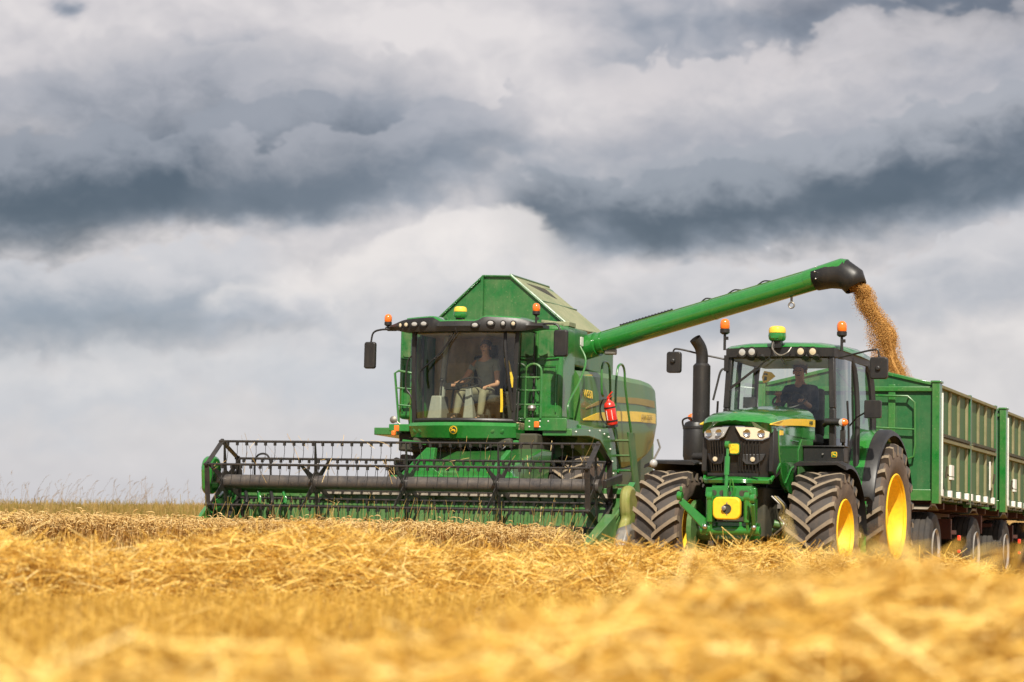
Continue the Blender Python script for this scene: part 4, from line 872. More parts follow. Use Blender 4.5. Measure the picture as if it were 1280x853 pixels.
# big screen wiper
m = MB(); m.tube([(-.05, -.36, 3.90), (-.28, -.37, 3.55), (-.68, -.30, 3.22)], .012, 6); m.tube([(.0, -.36, 3.88), (-.30, -.40, 3.50), (-.66, -.31, 3.25)], .010, 6); m.beam((-.67, -.27, 3.42), (-.64, -.30, 2.95), .015, .04); m.build('wiper', 'black', C)
# fascia below the glass
m = MB()
XF = [-.92 + 1.84 * i / 20 for i in range(21)]
m.loft([[(x, cf(x, .03), 2.415), (x, cf(x, -.10), 2.40), (x, cf(x, -.14), 2.345), (x * .98, cf(x, -.06), 2.15 + .02 * (x / .9) ** 2), (x * .97, cf(x, .05), 2.12 + .03 * (x / .9) ** 2), (x, .3, 2.2), (x, .3, 2.41)] for x in XF]); fa = m.build('cab_fascia', 'greenclean', C, ang=30)
for x in (-.78, -.66, .56, .70):
    m = MB(); m.ball((x, cf(x, -.085), 2.28), (.055, .02, .05), 14, 8); m.build('lamp_recess', 'green', fa)
emblem(fa, (-.03, cf(0, -.13), 2.275), .065, (1, 0, 0), (0, -.25, 1), 'yellow', 'decal', fwd=(0, -1, 0))
# side decks, rails, lamps
m = MB(); m.bb(-1.25, -.90, -.05, .9, 2.28, 2.36); m.bb(-1.30, -.86, -.08, -.04, 2.26, 2.38); dk = m.build('service_deck', 'greenclean', C, bevel=.012)
m = MB(); m.bb(-1.12, -.98, .30, .9, 2.4, 3.85); m.build('side_locker', 'greenclean', C, bevel=.05)
m = MB(); p = [(-.97, .1, 3.22), (-1.20, .05, 3.26), (-1.26, .03, 3.22), (-1.15, .0, 2.36)]; m.tube(p, .020, 8); m.tube([(-.95, .1, 3.22), (-.98, .08, 2.36)], .018, 8)
for z in (2.98, 2.70): m.tube([(-1.26 + (3.22 - z) / .86 * .11, .02, z), (-.96, .09, z - .02)], .014, 6)
m.build('left_handrail', 'green', C)
m = MB(); m.tube(bez([(-.95, -.02, 3.5), (-1.02, -.03, 3.38), (-1.04, -.03, 3.0), (-.95, -.03, 2.85), (-.90, -.03, 2.7)], 5), .014, 6); m.build('door_rail', 'black', C)
m = MB(); m.box((-1.16, -.06, 2.31), (.09, .06, .10)); m.box((-1.20, -.10, 2.23), (.07, .05, .08)); m.build('turn_lamp', 'orange', C, bevel=.012)
m = MB(); m.lathe([(0, 0), (.055, .0), (.06, .03), (.03, .05), (0, .055)], (-1.22, -.06, 2.45), (0, -1, 0), 16); m.tube([(-1.22, -.03, 2.45), (-1.10, -.02, 2.36)], .012, 6); m.build('round_mirror', 'grey', C)
m = MB(); m.bb(.96, 1.62, .30, .95, 2.34, 2.50); m.bb(.92, 1.64, .26, .30, 2.30, 2.51); m.bb(1.0, 1.66, .95, 1.60, 2.36, 2.44); dk = m.build('access_deck', 'green', C, bevel=.012)
for x, z in ((.98, 2.46), (.98, 2.37), (1.16, 2.46), (1.16, 2.37), (1.30, 2.46)):
    m = MB(); m.ball((x + .03, .258, z - .005), .014, 8, 6); m.build('bolt', 'white', dk)
m = MB(); m.box((1.14, .24, 2.40), (.085, .04, .10)); m.build('turn_lamp', 'orange', C, bevel=.012)
m = MB(); m.lathe([(0, 0), (.05, 0), (.075, .04), (.06, .08), (0, .10)], (1.06, .22, 2.62), (0, 0, 1), 16); m.build('horn', 'grey', C)
# ladder-shaped rail beside the door
m = MB(); m.tube([(.93, .25, 2.5), (.93, .25, 3.26)] + [(1.065 - .135 * math.cos(a), .25, 3.26 + .12 * math.sin(a)) for a in [PI * i / 8 for i in range(1, 8)]] + [(1.20, .25, 3.26), (1.20, .25, 2.5)], .020, 8)
for z in (2.72, 2.95, 3.16): m.tube([(.93, .25, z), (1.20, .25, z)], .017, 8)
m.build('front_guard_rail', 'green', C)
m = MB(); m.tube(bez([(1.62, .4, 2.5), (1.62, .4, 2.75), (1.62, .95, 3.15), (1.62, 1.25, 3.5), (1.50, 1.3, 3.75)], 5), .018, 8); m.build('deck_rail', 'green', C)
# ladder rails: two tall loops and the stair
def loop(y0, y1, x, z0a, z0b, ytop, ztop, dx=0):
    return [(x, y0, z0a)] + [(x, ytop - (y1 - y0) * .0 + (ya), ztop + zb) for ya, zb in ()] 
m = MB(); xl = 1.66
m.tube(bez([(xl, 2.10, 2.98), (xl, 2.02, 3.05), (xl, 2.0, 3.40), (xl, 2.08, 3.53), (xl, 2.25, 3.56), (xl, 2.40, 3.50), (xl, 2.46, 3.30), (xl, 2.60, 2.6), (xl + .03, 3.0, 1.9), (xl + .03, 2.9, 1.72)], 5), .021, 8); m.build('ladder_rail', 'green', C)
m = MB(); m.tube(bez([(xl + .1, 2.50, 2.45), (xl + .1, 2.48, 3.1), (xl + .1, 2.55, 3.45), (xl + .1, 2.68, 3.55), (xl + .1, 2.85, 3.55), (xl + .1, 2.96, 3.45), (xl + .1, 3.02, 3.2), (xl + .12, 3.25, 2.6), (xl + .14, 3.62, 1.85), (xl + .14, 3.55, 1.68)], 5), .021, 8); m.build('ladder_rail', 'green', C)
m = MB(); m.prism([(2.45, 2.50), (2.95, 2.50), (3.05, 2.35), (3.30, 1.55), (2.85, 1.50), (2.45, 2.2)], 'x', 1.60, 1.64)
for k in range(4): m.bb(1.60, 1.95, 2.65 + k * .13, 2.95 + k * .13, 2.25 - k * .25, 2.28 - k * .25)
m.prism([(2.60, 2.4), (2.95, 2.4), (3.35, 1.40), (3.05, 1.40)], 'x', 1.93, 1.96); m.build('boarding_ladder', 'greendk', C, bevel=.006)
# arch over the drive wheel
m = MB(); m.prism([(.30, 2.34), (1.6, 2.42), (2.45, 2.46), (2.62, 2.30), (2.75, 1.9), (2.80, 1.35), (2.45, 1.35), (2.38, 1.75), (2.18, 2.05), (1.8, 2.22), (1.2, 2.26), (.30, 2.22)], 'x', 1.22, 1.72); ar = m.build('wheel_arch', 'green', C, bevel=.012)
for y, z in ((.5, 2.30), (1.2, 2.35), (1.75, 2.38), (2.0, 2.34), (2.25, 2.30), (2.35, 2.10), (2.48, 1.9), (2.55, 1.7)):
    m = MB(); m.ball((1.725, y, z), .016, 8, 6); m.build('bolt', 'white', ar)
m = MB(); m.prism([(.30, 2.34), (2.45, 2.40), (2.75, 1.9), (2.45, 1.5), (1.8, 2.2), (.30, 2.22)], 'x', -1.72, -1.22); m.build('wheel_arch', 'green', C, bevel=.012)
m = MB(); m.bb(-1.2, 1.2, .1, 1.2, 1.95, 2.25); m.bb(-1.1, 1.1, .5, 1.5, 1.2, 2.0); m.bb(-.85, .85, -.15, .3, 2.02, 2.16); m.build('underbody', 'darkunder', C, bevel=.03)
m = MB(); m.beam((-1.0, -.15, 2.10), (-.6, -.1, 2.06), .2, .05); m.beam((.55, .0, 2.14), (.9, .1, 2.1), .25, .06); m.build('step_bracket', 'greenclean', C, bevel=.01)
for k in range(6):
    x = -.75 + k * .28; m = MB(); m.tube(bez([(x, -.12, 2.12), (x + .05, -.16, 1.98), (x + .14, -.1, 2.06), (x + .2, -.05, 1.92)], 4), .014, 6); m.build('hydraulic_hose', 'black', C)
# feeder house
m = MB(); m.prism([(-1.75, 1.58), (-1.70, .60), (.3, 1.25), (.6, 2.0), (.1, 2.0)], 'x', -.10, 1.30); fh = m.build('feeder_house', 'green', C, bevel=.03)
m = MB(); m.prism([(-.42, 1.30), (-.36, 1.52), (.06, 1.93), (.20, 1.93), (.17, 1.62), (.35, 1.50), (.35, 1.30)], 'y', -1.80, -1.68); m.prism([(.55, 1.50), (.62, 1.66), (.98, 1.66), (1.45, 1.60), (1.6, 1.30), (.5, 1.30)], 'y', -1.80, -1.70); m.beam((1.15, -1.7, 1.6), (1.28, -1.4, 1.9), .10, .06); m.bb(-.5, 1.6, -1.86, -1.78, 1.33, 1.50); m.build('feeder_frame', 'greenclean', fh, bevel=.01)
# wheels of the combine
for s in (-1, 1):
    tractor_wheel(C, 1.52 if s > 0 else -1.30, 1.25, .97, .62, .46, 20, s, .05)
    tractor_wheel(C, s * 1.25, 4.95, .60, .40, .34, 18, s, .035)
m = MB(); m.tube([(-1.3, 1.25, .97), (1.3, 1.25, .97)], .16, 14); m.tube([(-1.1, 4.95, .62), (1.1, 4.95, .62)], .10, 12); m.bb(-.1, .1, 4.8, 5.1, .6, 1.5); m.build('axle', 'darkunder', C)

# ---- header
HZ = 1.35; HY = -2.6
m = MB(); m.prism([(-1.95, .38), (-1.75, .38), (-1.75, 1.34), (-1.98, 1.34), (-1.98, 1.26), (-1.92, 1.20)], 'x', -3.10, 3.28); m.prism([(-3.15, .22), (-1.8, .30), (-1.8, .36), (-3.15, .26)], 'x', -3.10, 3.28)
for k in range(12): m.bb(-3.1 + k * .56, -3.06 + k * .56, -1.99, -1.95, .45, 1.18)
hd = m.build('header', 'green', C, bevel=.008)
m = MB(); m.prism([(-2.05, 1.185), (-1.97, 1.185), (-1.97, 1.255), (-2.03, 1.255)], 'x', -1.6, 3.2); m.build('header_lip', 'tanlip', hd, bevel=.01)
m = MB(); m.tube([(-3.05, -2.25, .52), (3.2, -2.25, .52)], .13, 16)
for s in (-1, 1):
    pts = []
    for k in range(120):
        t = k / 119; a = t * 2 * PI * 5 * s; pts.append(((s * (3.2 - 2.6 * t), -2.25 + math.cos(a) * .12, .52 + math.sin(a) * .12), (s * (3.2 - 2.6 * t), -2.25 + math.cos(a) * .24, .52 + math.sin(a) * .24)))
    m.loft([[q[0], q[1], (q[1][0] + .012, q[1][1], q[1][2]), (q[0][0] + .012, q[0][1], q[0][2])] for q in pts])
m.build('header_auger', 'greenclean', hd)
m = MB()
for k in range(86): 
    x = -3.05 + k * 6.25 / 85; m.prism([(x - .03, -3.15), (x + .03, -3.15), (x, -3.28)], 'z', .22, .245)
m.build('cutter_bar', 'grey', hd)
for s in (-1, 1):
    so = s; s = s if s > 0 else -.945
    m = MB(); m.prism([(-1.8, 1.30), (-2.3, 1.22), (-2.9, .95), (-3.5, .55), (-4.1, .22), (-4.05, .16), (-3.2, .15), (-1.8, .25)] if s < 0 else [(-1.8, 1.05), (-2.2, .95), (-2.6, .70), (-3.3, .42), (-4.1, .22), (-4.05, .16), (-3.2, .15), (-1.8, .25)], 'x', s * 3.26, s * 3.34)
    m.loft([[(s * 3.22, -2.6, .35), (s * 3.40, -2.6, .35), (s * 3.40, -2.6, .95), (s * 3.22, -2.6, .95)], [(s * 3.24, -3.5, .22), (s * 3.38, -3.5, .22), (s * 3.38, -3.5, .60), (s * 3.24, -3.5, .60)], [(s * 3.30, -4.25, .15), (s * 3.32, -4.25, .15), (s * 3.32, -4.25, .20), (s * 3.30, -4.25, .20)]])
    m.build('crop_divider', 'greenclean' if so < 0 else 'green', hd, bevel=.012)
# belt shield on the far end, dusty drive shield on the near end
m = MB(); a = [( -2.52 + .20 * math.cos(t), 1.54 + .20 * math.sin(t)) for t in [R(-10 + 200 * i / 12) for i in range(13)]] + [(-2.68, 1.20), (-2.58, 1.14), (-2.38, 1.18)]
m.prism(a, 'x', -3.34, -3.16); m.build('drive_shield', 'greenclean', hd, bevel=.04)
m = MB(); m.prism([(-2.02 + .30 * math.cos(t) - .10 * math.sin(t), 1.02 + .36 * math.sin(t)) for t in [R(-20 + 220 * i / 16) for i in range(17)]] + [(-2.62, .55), (-2.35, .42), (-1.85, .60)], 'x', 3.345, 3.50); m.build('drive_shield', 'chaffgreen', hd, bevel=.05)
m = MB(); m.beam((3.55, -1.85, .95), (3.55, -2.6, .48), .05, .09); m.beam((3.55, -1.6, 1.1), (3.60, -1.9, .5), .06, .12); m.beam((3.36, -1.9, 1.3), (3.36, -1.7, 1.42), .1, .06); m.build('shield_brace', 'greenclean', hd, bevel=.01)
m = MB(); m.prism([(-3.3, .75), (-2.4, .85), (-2.0, .65), (-2.2, .4), (-3.1, .25), (-3.6, .35)], 'x', 3.62, 3.82); m.build('stalk_deflector', 'grey', hd, bevel=.05)
m = MB(); m.tube([(3.28, -1.9, 1.1), (3.36, -3.3, .55), (3.36, -3.9, .2)], .04, 8); m.build('divider_rod', 'green', hd)
for k in range(4):
    m = MB(); x = -2.9 + .22 * k; m.tube(bez([(x, -2.0, 1.2), (x + .1, -2.15, 1.05), (x + .05, -2.2, .85), (x + .25, -2.1, .7)], 4), .03, 8); m.build('header_hose', 'greenclean' if k % 2 else 'black', hd)
m = MB(); m.tube(bez([(-2.75, -2.0, 1.3), (-2.72, -2.05, 1.72), (-2.55, -2.1, 1.80), (-2.45, -2.1, 1.70), (-2.42, -2.1, 1.4)], 5), .016, 8); m.build('hose_bow', 'black', hd)
# reel arms carrying the reel
for s in (-1, 1):
    m = MB(); x = 3.22 if s > 0 else -3.07; m.beam((x, -1.85, 1.50), (x, HY - .05, HZ + .03), .06, .12); m.build('reel_support_arm', 'blackmetal', C, bevel=.008)
# reel: tube, six tine bars, five spiders
rl = MB(); rl.tube([(-3.02, HY, HZ), (3.14, HY, HZ)], .105, 28)
for x in (-1.45, .03, 1.52): rl.tube([(x - .05, HY, HZ), (x + .05, HY, HZ)], .125, 24)
reel = rl.build('reel_tube', 'reeltube', C)
RR = .62; A0 = 97
bars = []
for k in range(6):
    a = R(A0 + 60 * k); bars.append((HY + RR * math.cos(a), HZ + RR * math.sin(a)))
for x in (-2.96, -1.42, .08, 1.56, 3.08):
    m = MB()
    for (y, z) in bars:
        p = Vector((x, HY, HZ)); q = Vector((x, y, z)); m.beam(p, p + (q - p) * .45, .012, .15, up=(0, 1, 0) if abs(y - HY) < .3 else (0, 0, 1), h2=.10); m.beam(p + (q - p) * .42, q, .012, .10, up=(0, 1, 0) if abs(y - HY) < .3 else (0, 0, 1), h2=.045)
    m.lathe([(.17, -.012), (.17, .012)], (x, HY, HZ), (1, 0, 0), 20)
    m.build('reel_spider', 'blackmetal', C, bevel=.003)
for x in (-3.0, 3.12):
    m = MB()
    for i in range(6):
        p = (x, *bars[i]); q = (x, *bars[(i + 1) % 6]); m.beam(p, q, .012, .085, up=(1, 0, 0)); 
    for (y, z) in bars: m.lathe([(.04, -.02), (.04, .02)], (x, y, z), (1, 0, 0), 12)
    m.build('reel_end_ring', 'blackmetal', C, bevel=.003)
tine_no = 0; rest = MB()
def tine(m, x, y, z):
    m.box((x, y, z - .035), (.035, .035, .055)); m.tube([(x, y, z - .05), (x, y + .012, z - .16), (x, y - .02, z - .30)], .0045, 5)
proto = None
for k, (y, z) in enumerate(bars):
    m = MB(); m.tube([(-3.05, y, z), (3.16, y, z)], .019, 12)
    bar = m.build('tine_bar', 'blackmetal', C)
    for i in range(38):
        x = -2.90 + i * 5.95 / 37
        if tine_no < 100 and k in (0, 1, 5):
            if proto is None:
                mm = MB(); tine(mm, 0, 0, 0); proto = mm.build('tine', 'black', bar); t_ = proto
            else:
                t_ = proto.copy(); COL.objects.link(t_); t_.parent = bar
            t_.location = (x, y, z); tine_no += 1
        else: tine(rest, x, y, z)
ro = rest.build('tines', 'black', C); ro['kind'] = 'stuff'
# inside the cab
m = MB(); m.bb(-.12, .42, .62, .78, 2.85, 3.55); m.bb(-.14, .44, .20, .70, 2.74, 2.88); m.bb(0, .30, .30, .65, 2.42, 2.74); m.bb(.02, .28, .66, .76, 3.55, 3.72); m.build('driver_seat', 'seat', C, bevel=.04)
m = MB(); m.loft([[(-.05, -.02, 2.42), (.15, -.02, 2.42), (.15, .18, 2.42), (-.05, .18, 2.42)], [(-.02, .0, 2.75), (.11, .0, 2.75), (.11, .10, 2.75), (-.02, .10, 2.75)], [(-.0, -.02, 2.98), (.09, -.02, 2.98), (.09, .06, 2.98), (-.0, .06, 2.98)]]); m.build('steering_column', 'greyplastic', C, bevel=.015)
m = MB(); c0 = Vector((.05, .02, 3.06)); nrm = Vector((0, -.5, .85)).normalized(); ux = Vector((1, 0, 0)); uy = nrm.cross(ux)
m.tube([c0 + (ux * math.cos(2 * PI * k / 28) + uy * math.sin(2 * PI * k / 28)) * .19 for k in range(29)], .014, 8, caps=False)
for a in (90, 210, 330): m.beam(c0, c0 + (ux * math.cos(R(a)) + uy * math.sin(R(a))) * .19, .03, .012, up=nrm)
m.tube([c0, c0 - nrm * .1], .03, 8); m.build('steering_wheel', 'black', C)
m = MB(); m.loft([[(-.66, -.05, 2.43), (-.40, -.05, 2.43), (-.40, .35, 2.43), (-.66, .35, 2.43)], [(-.60, .0, 2.85), (-.42, .0, 2.85), (-.42, .3, 2.85), (-.60, .3, 2.85)]]); m.tube([(-.56, .35, 2.5), (-.55, .4, 3.2), (-.50, .42, 3.86)], .05, 10); m.build('side_console', 'greyplastic', C, bevel=.02)
m = MB(); m.bb(-.38, -.12, .0, .15, 2.95, 3.06); m.tube([(-.25, .1, 2.95), (-.35, .25, 2.6)], .02, 6); m.tube([(-.45, .05, 2.85), (-.42, .0, 3.08)], .015, 6); m.ball((-.42, 0, 3.10), .035, 10, 8); m.bb(-.28, -.10, -.1, .1, 2.43, 2.56); m.bb(.22, .36, -.1, .1, 2.43, 2.54); m.build('controls', 'black', C, bevel=.01)
m = MB(); m.bb(.44, .80, .42, .82, 2.42, 2.95); m.bb(.44, .78, .55, .85, 2.95, 3.45); m.build('passenger_seat', 'seat', C, bevel=.05)
for pts in ([(.56, .30, 3.48), (.60, .28, 3.30), (.68, .26, 3.14), (.72, .25, 3.0)], [(.60, .30, 3.44), (.66, .28, 3.24), (.74, .25, 3.02)], [(.50, .30, 2.98), (.52, .28, 2.74), (.52, .27, 2.60)], [(.80, .1, 2.80), (.79, .1, 2.62)]):
    m = MB(); P_ = bez(pts, 4); m.loft([[p + Vector((-.022, 0, 0)), p + Vector((.022, 0, .0)), p + Vector((.022, .006, 0)), p + Vector((-.022, .006, 0))] for p in P_]); m.build('yellow_strap', 'vest', C)

# fire extinguisher strapped to the ladder rail
FE = empty('fire_extinguisher', M_COMBINE @ Matrix.Translation((1.78, 2.28, 2.50)) @ Matrix.Rotation(R(-8), 4, 'Y') @ Matrix.Rotation(R(9), 4, 'X'))
tag(FE, 'red fire extinguisher with black hose strapped beside the combine ladder', 'fire extinguisher')
m = MB(); m.lathe([(0, 0), (.085, .01), (.095, .03), (.095, .33), (.08, .38), (.04, .41), (.03, .43)], (0, 0, 0), (0, 0, 1), 24); fb = m.build('cylinder_body', 'red', FE)
m = MB(); m.prism([(-.05, .10), (.05, .10), (.05, .26), (-.05, .26)], 'y', lambda x, z: -(.097 ** 2 - x * x) ** .5 + .002, lambda x, z: -(.099 ** 2 - x * x) ** .5); m.build('paper_label', 'white', fb)
m = MB(); m.lathe([(.097, 0), (.100, .0), (.100, .025), (.097, .025)], (0, 0, .06), (0, 0, 1), 24, closed=True); m.lathe([(.097, 0), (.100, .0), (.100, .025), (.097, .025)], (0, 0, .29), (0, 0, 1), 24, closed=True); m.bb(-.06, .06, -.08, .10, -.04, 0); m.build('strap', 'black', FE)
m = MB(); m.tube([(0, 0, .42), (0, 0, .48)], .022, 10); m.beam((-.02, 0, .47), (.09, 0, .56), .025, .018); m.beam((-.02, 0, .45), (.07, 0, .49), .025, .012); m.build('valve_handle', 'red', FE)
m = MB(); m.tube(bez([(-.02, 0, .46), (-.10, -.02, .44), (-.16, -.03, .30), (-.15, -.03, .12), (-.09, -.02, .02)], 6), .012, 8); m.build('hose', 'black', FE)

# ================================================================== TRAILERS (local: origin on the ground under the middle of the front wall)
def road_wheel(parent, x, y, R0, wd, s):
    m = MB(); m.lathe([(0, s * .10), (.06, s * .10), (.075, s * .06), (.13, s * .05), (.14, s * .0), (0, 0)], (0, 0, 0), (1, 0, 0), 20)
    for k in range(8):
        a = 2 * PI * k / 8; m.lathe([(.014, s * .04), (.014, s * .09), (0, s * .09)], (0, math.cos(a) * .105, math.sin(a) * .105), (1, 0, 0), 6)
    h = m.build('wheel', 'red', parent); h.location = (x, y, R0)
    e = wd / 2; rr = .295
    m = MB(); m.lathe([(.12, s * .0), (.20, s * .02), (.235, s * .08), (.26, s * (e - .06)), (.28, s * (e - .02)), (rr, s * (e - .01)), (rr + .006, s * (e + .005)), (rr, s * (e + .01)), (.285, s * e), (.26, s * (e - .02)), (.24, -s * e * .9), (.12, -s * .02)], (0, 0, 0), (1, 0, 0), 40, closed=True); m.build('rim', 'wheelgrey', h)
    m = MB(); prof = [(rr, -e * .9), (.36, -e * 1.0), (.45, -e * 1.0), (.50, -e * .92), (R0 - .015, -e * .80)]
    gx = [-.62, -.60, -.55, -.53, -.25, -.23, -.18, -.16, .16, .18, .23, .25, .53, .55, .60, .62]
    for i, g in enumerate(gx): prof.append((R0 - (.014 if i % 4 in (1, 2) else 0), g * e * 1.05))
    prof += [(R0 - .015, e * .80), (.50, e * .92), (.45, e * 1.0), (.36, e * 1.0), (rr, e * .9)]
    m.lathe(prof, (0, 0, 0), (1, 0, 0), 48)
    m.f = m.f[:-2] if False else m.f
    m.build('tyre', 'roadtyre', h, ang=20)
    return h
def trailer(mat, label, draw, sec, wy=.42):
    T_ = empty('grain_trailer', mat); tag(T_, label, 'trailer', 'green grain trailers behind the tractor')
    L = 5.35; Wd = 1.275; zb, zt = 1.24, 2.86
    m = MB(); m.bb(-.55, -.40, .1, L, .82, 1.12); m.bb(.40, .55, .1, L, .82, 1.12)
    for y in (.25, 1.3, 2.4, 3.4, 4.3, 5.2): m.bb(-1.15, 1.15, y - .05, y + .05, 1.12, 1.22)
    m.bb(-.9, .9, .0, .12, .82, 1.12); m.bb(-1.0, 1.0, .5, .9, .85, 1.0); m.build('chassis', 'darkred', T_, bevel=.01)
    if draw:
        m = MB(); m.beam((-.35, 0, .75), (-.0, -1.6, .62), .10, .12); m.beam((.35, 0, .75), (.0, -1.6, .62), .10, .12); m.build('drawbar', 'darkred', T_, bevel=.01)
    # walls
    m = MB(); m.prism([(-Wd + .06, zb), (Wd - .06, zb), (Wd - .06, zt - .02), (0, zt + .27), (-Wd + .06, zt - .02)], 'y', .04, .08); fw = m.build('front_wall', 'trailgreen', T_)
    m = MB()
    m.bb(-Wd, Wd, 0, .10, zb - .02, zb + .14); m.bb(-Wd, Wd, -.01, .09, zt - .10, zt - .03)
    m.beam((-Wd, .05, zt - .01), (0, .05, zt + .28), .08, .05); m.beam((Wd, .05, zt - .01), (0, .05, zt + .28), .08, .05)
    for x in (-.62, 0, .62): m.bb(x - .05, x + .05, .005, .07, zb + .1, zt + .0)
    m.build('front_frame', 'green', fw, bevel=.008)
    m = MB(); m.bb(-Wd + .06, Wd - .06, L - .08, L - .04, zb, zt); m.build('rear_wall', 'trailgreen', T_)
    m = MB(); m.bb(-Wd + .06, Wd - .06, .08, L - .08, zb, zb + .05); m.build('floor', 'trailgreen', T_)
    m = MB(); vs = []
    N = 20; f_ = []
    for i in range(N + 1):
        for j in range(N + 1):
            x = -Wd + .09 + (2 * Wd - .18) * i / N; y = .10 + (L - .2) * j / N
            vs.append((x, y, zb + .45 + .75 * math.exp(-((x / .8) ** 2 + ((y - 3.0) / 1.3) ** 2)) * sec + .02 * math.sin(i * 3.3) * math.sin(j * 2.1)))
    for i in range(N):
        for j in range(N): f_.append((i * (N + 1) + j, (i + 1) * (N + 1) + j, (i + 1) * (N + 1) + j + 1, i * (N + 1) + j + 1))
    m.add(vs, f_)
    grain_vs = m
    # ladder rail on the front wall
    m = MB(); P = [(.25, -.06, 2.42), (.28, -.06, 2.62), (.40, -.06, 2.70), (.86, -.06, 2.69), (.96, -.06, 2.60), (.97, -.06, 2.0), (.95, -.06, 1.84), (.80, -.06, 1.78)]; m.tube(P, .016, 8); m.tube([(.30, -.06, 2.25), (.97, -.06, 2.22)], .014, 8)
    for p in (P[0], P[3], P[7]): m.tube([p, (p[0], .01, p[2])], .012, 6)
    m.build('ladder', 'green', T_)
    for s in (-1, 1):
        X = s * (Wd - .03)
        for y0, y1 in ((.16, 2.66), (2.78, 5.22)):
            m = MB(); m.bb(X - s * .02, X + s * .01, y0, y1, 1.28, 2.06); lo = m.build('side_board', 'trailside', T_)
            m = MB(); m.bb(X - s * .02, X + s * .01, y0, y1, 2.13, zt - .03); hi = m.build('side_board', 'trailside', T_)
            n = 4
            for k in range(n):
                y = y0 + .12 + k * (y1 - y0 - .24) / (n - 1)
                for (za, zc, par) in ((1.40, 2.05, lo), (2.14, zt - .05, hi)):
                    m = MB(); m.prism([(X + s * .01, y - .055), (X + s * .045, y - .032), (X + s * .045, y + .032), (X + s * .01, y + .055)], 'z', za, zc); m.build('board_rib', 'post', par, bevel=.004)
                m = MB(); m.prism([(X + s * .01, y - .06), (X + s * .066, y - .05), (X + s * .066, y + .05), (X + s * .01, y + .06)], 'z', 1.29, 1.39); m.build('rib_foot', 'white', lo, bevel=.004)
                m = MB(); m.box((X + s * .04, y + .1, 1.25), (.05, .10, .04)); m.tube([(X + s * .04, y - .06, 1.24), (X + s * .04, y + .2, 1.24)], .014, 8); m.build('hinge', 'darkunder', lo)
            m = MB(); m.bb(X, X + s * .075, y0, y1, 2.06, 2.115); m.bb(X, X + s * .06, y0, y1, 2.125, 2.15); m.bb(X, X + s * .07, y0, y1, zt - .045, zt); m.bb(X, X + s * .05, y0, y1, 1.27, 1.30); m.build('side_rail', 'post', lo, bevel=.004)
            pr = []
            for k in range(12):
                ya = y0 + .12 + k * (y1 - y0 - .3) / 11; pr += [(ya, 2.145), (ya, 2.175), (ya + .06, 2.175), (ya + .06, 2.145)]
            m = MB(); m.prism(pr + [(y1 - .1, 2.13), (y0 + .1, 2.13)], 'x', X + s * .058, X + s * .085); m.build('rail_hinge', 'darkunder', hi)
        for y, w_, mt in ((.05, .11, 'green'), (2.72, .06, 'trailgreen'), (5.29, .06, 'trailgreen')):
            m = MB(); m.bb(s * (Wd - .07), s * (Wd + .035), y - w_, y + w_ * .9, zb - .06, zt + .02)
            if y < 1: m.box((s * (Wd - .02), y, zt + .035), (.14, .25, .03))
            m.build('corner_post', mt, T_, bevel=.006)
        m = MB(); m.bb(s * (Wd + .02), s * (Wd + .05), .155, .175, 1.3, 2.75); m.build('seal_strip', 'white', T_)
        m = MB(); m.bb(X + s * .03, X + s * .066, .98, 1.20, 1.60, 1.76); m.bb(X + s * .03, X + s * .066, .98, 1.20, 1.55, 1.585); m.build('paper_label', 'white', T_)
        m = MB(); m.tube([(X + s * .08, .42, 1.55), (X + s * .10, .42, 1.72)], .018, 6); m.tube([(X + s * .08, 4.85, 1.6), (X + s * .10, 4.85, 1.76)], .018, 6); m.tube([(X + s * .08, .42, 1.63), (X + s * .08, .62, 1.60)], .014, 6); m.build('latch', 'darkunder', T_)
        m = MB(); m.bb(X + s * .05, X + s * .068, 4.62, 4.68, 1.5, 1.95); m.build('reflector_strip', 'white', T_)
        for y in (wy, 4.05):
            road_wheel(T_, s * .99, y, .535, .40, s)
        m = MB(); m.bb(s * .5, s * 1.1, 2.2, 2.3, .7, 1.0); m.box((s * 1.18, 2.0, .80), (.05, .16, .06)); m.build('side_guard', 'darkred', T_)
        m = MB(); m.box((s * 1.20, 2.35, .72), (.05, .06, .08)); m.box((s * 1.20, 2.35, .52), (.05, .05, .05)); m.build('marker_lamp', 'red', T_, bevel=.01)
        for y in (wy, 4.05):
            m = MB(); m.prism([(y - .45, 1.10), (y - .15, 1.19), (y + .15, 1.19), (y + .45, 1.10), (y + .15, 1.16), (y - .15, 1.16)], 'x', s * .85, s * 1.15); m.build('leaf_spring', 'tanlip', T_)
    m = MB()
    for y in (wy, 4.05): m.tube([(-.95, y, .535), (.95, y, .535)], .06, 12); m.bb(-.75, -.65, y - .1, y + .1, .5, 1.05); m.bb(.65, .75, y - .1, y + .1, .5, 1.05)
    m.build('axle', 'darkunder', T_)
    return T_, grain_vs
T1, gv = trailer(M_TRAILER, 'first green grain trailer with peaked front wall, being filled right behind the tractor', True, 1)
g_ = gv.build('grain_load', 'grain'); g_.matrix_world = M_TRAILER; tag(g_, 'loose wheat grain lying in the open first trailer', 'grain', kind='stuff')
Z2 = (M_TRAILER @ Vector((0, 6.36, 0)))
M2 = frame(Z2.x, Z2.y, 19.8)
T2, gv2 = trailer(M2, 'second green grain trailer, cut off by the picture edge behind the first trailer', True, 0, .85)

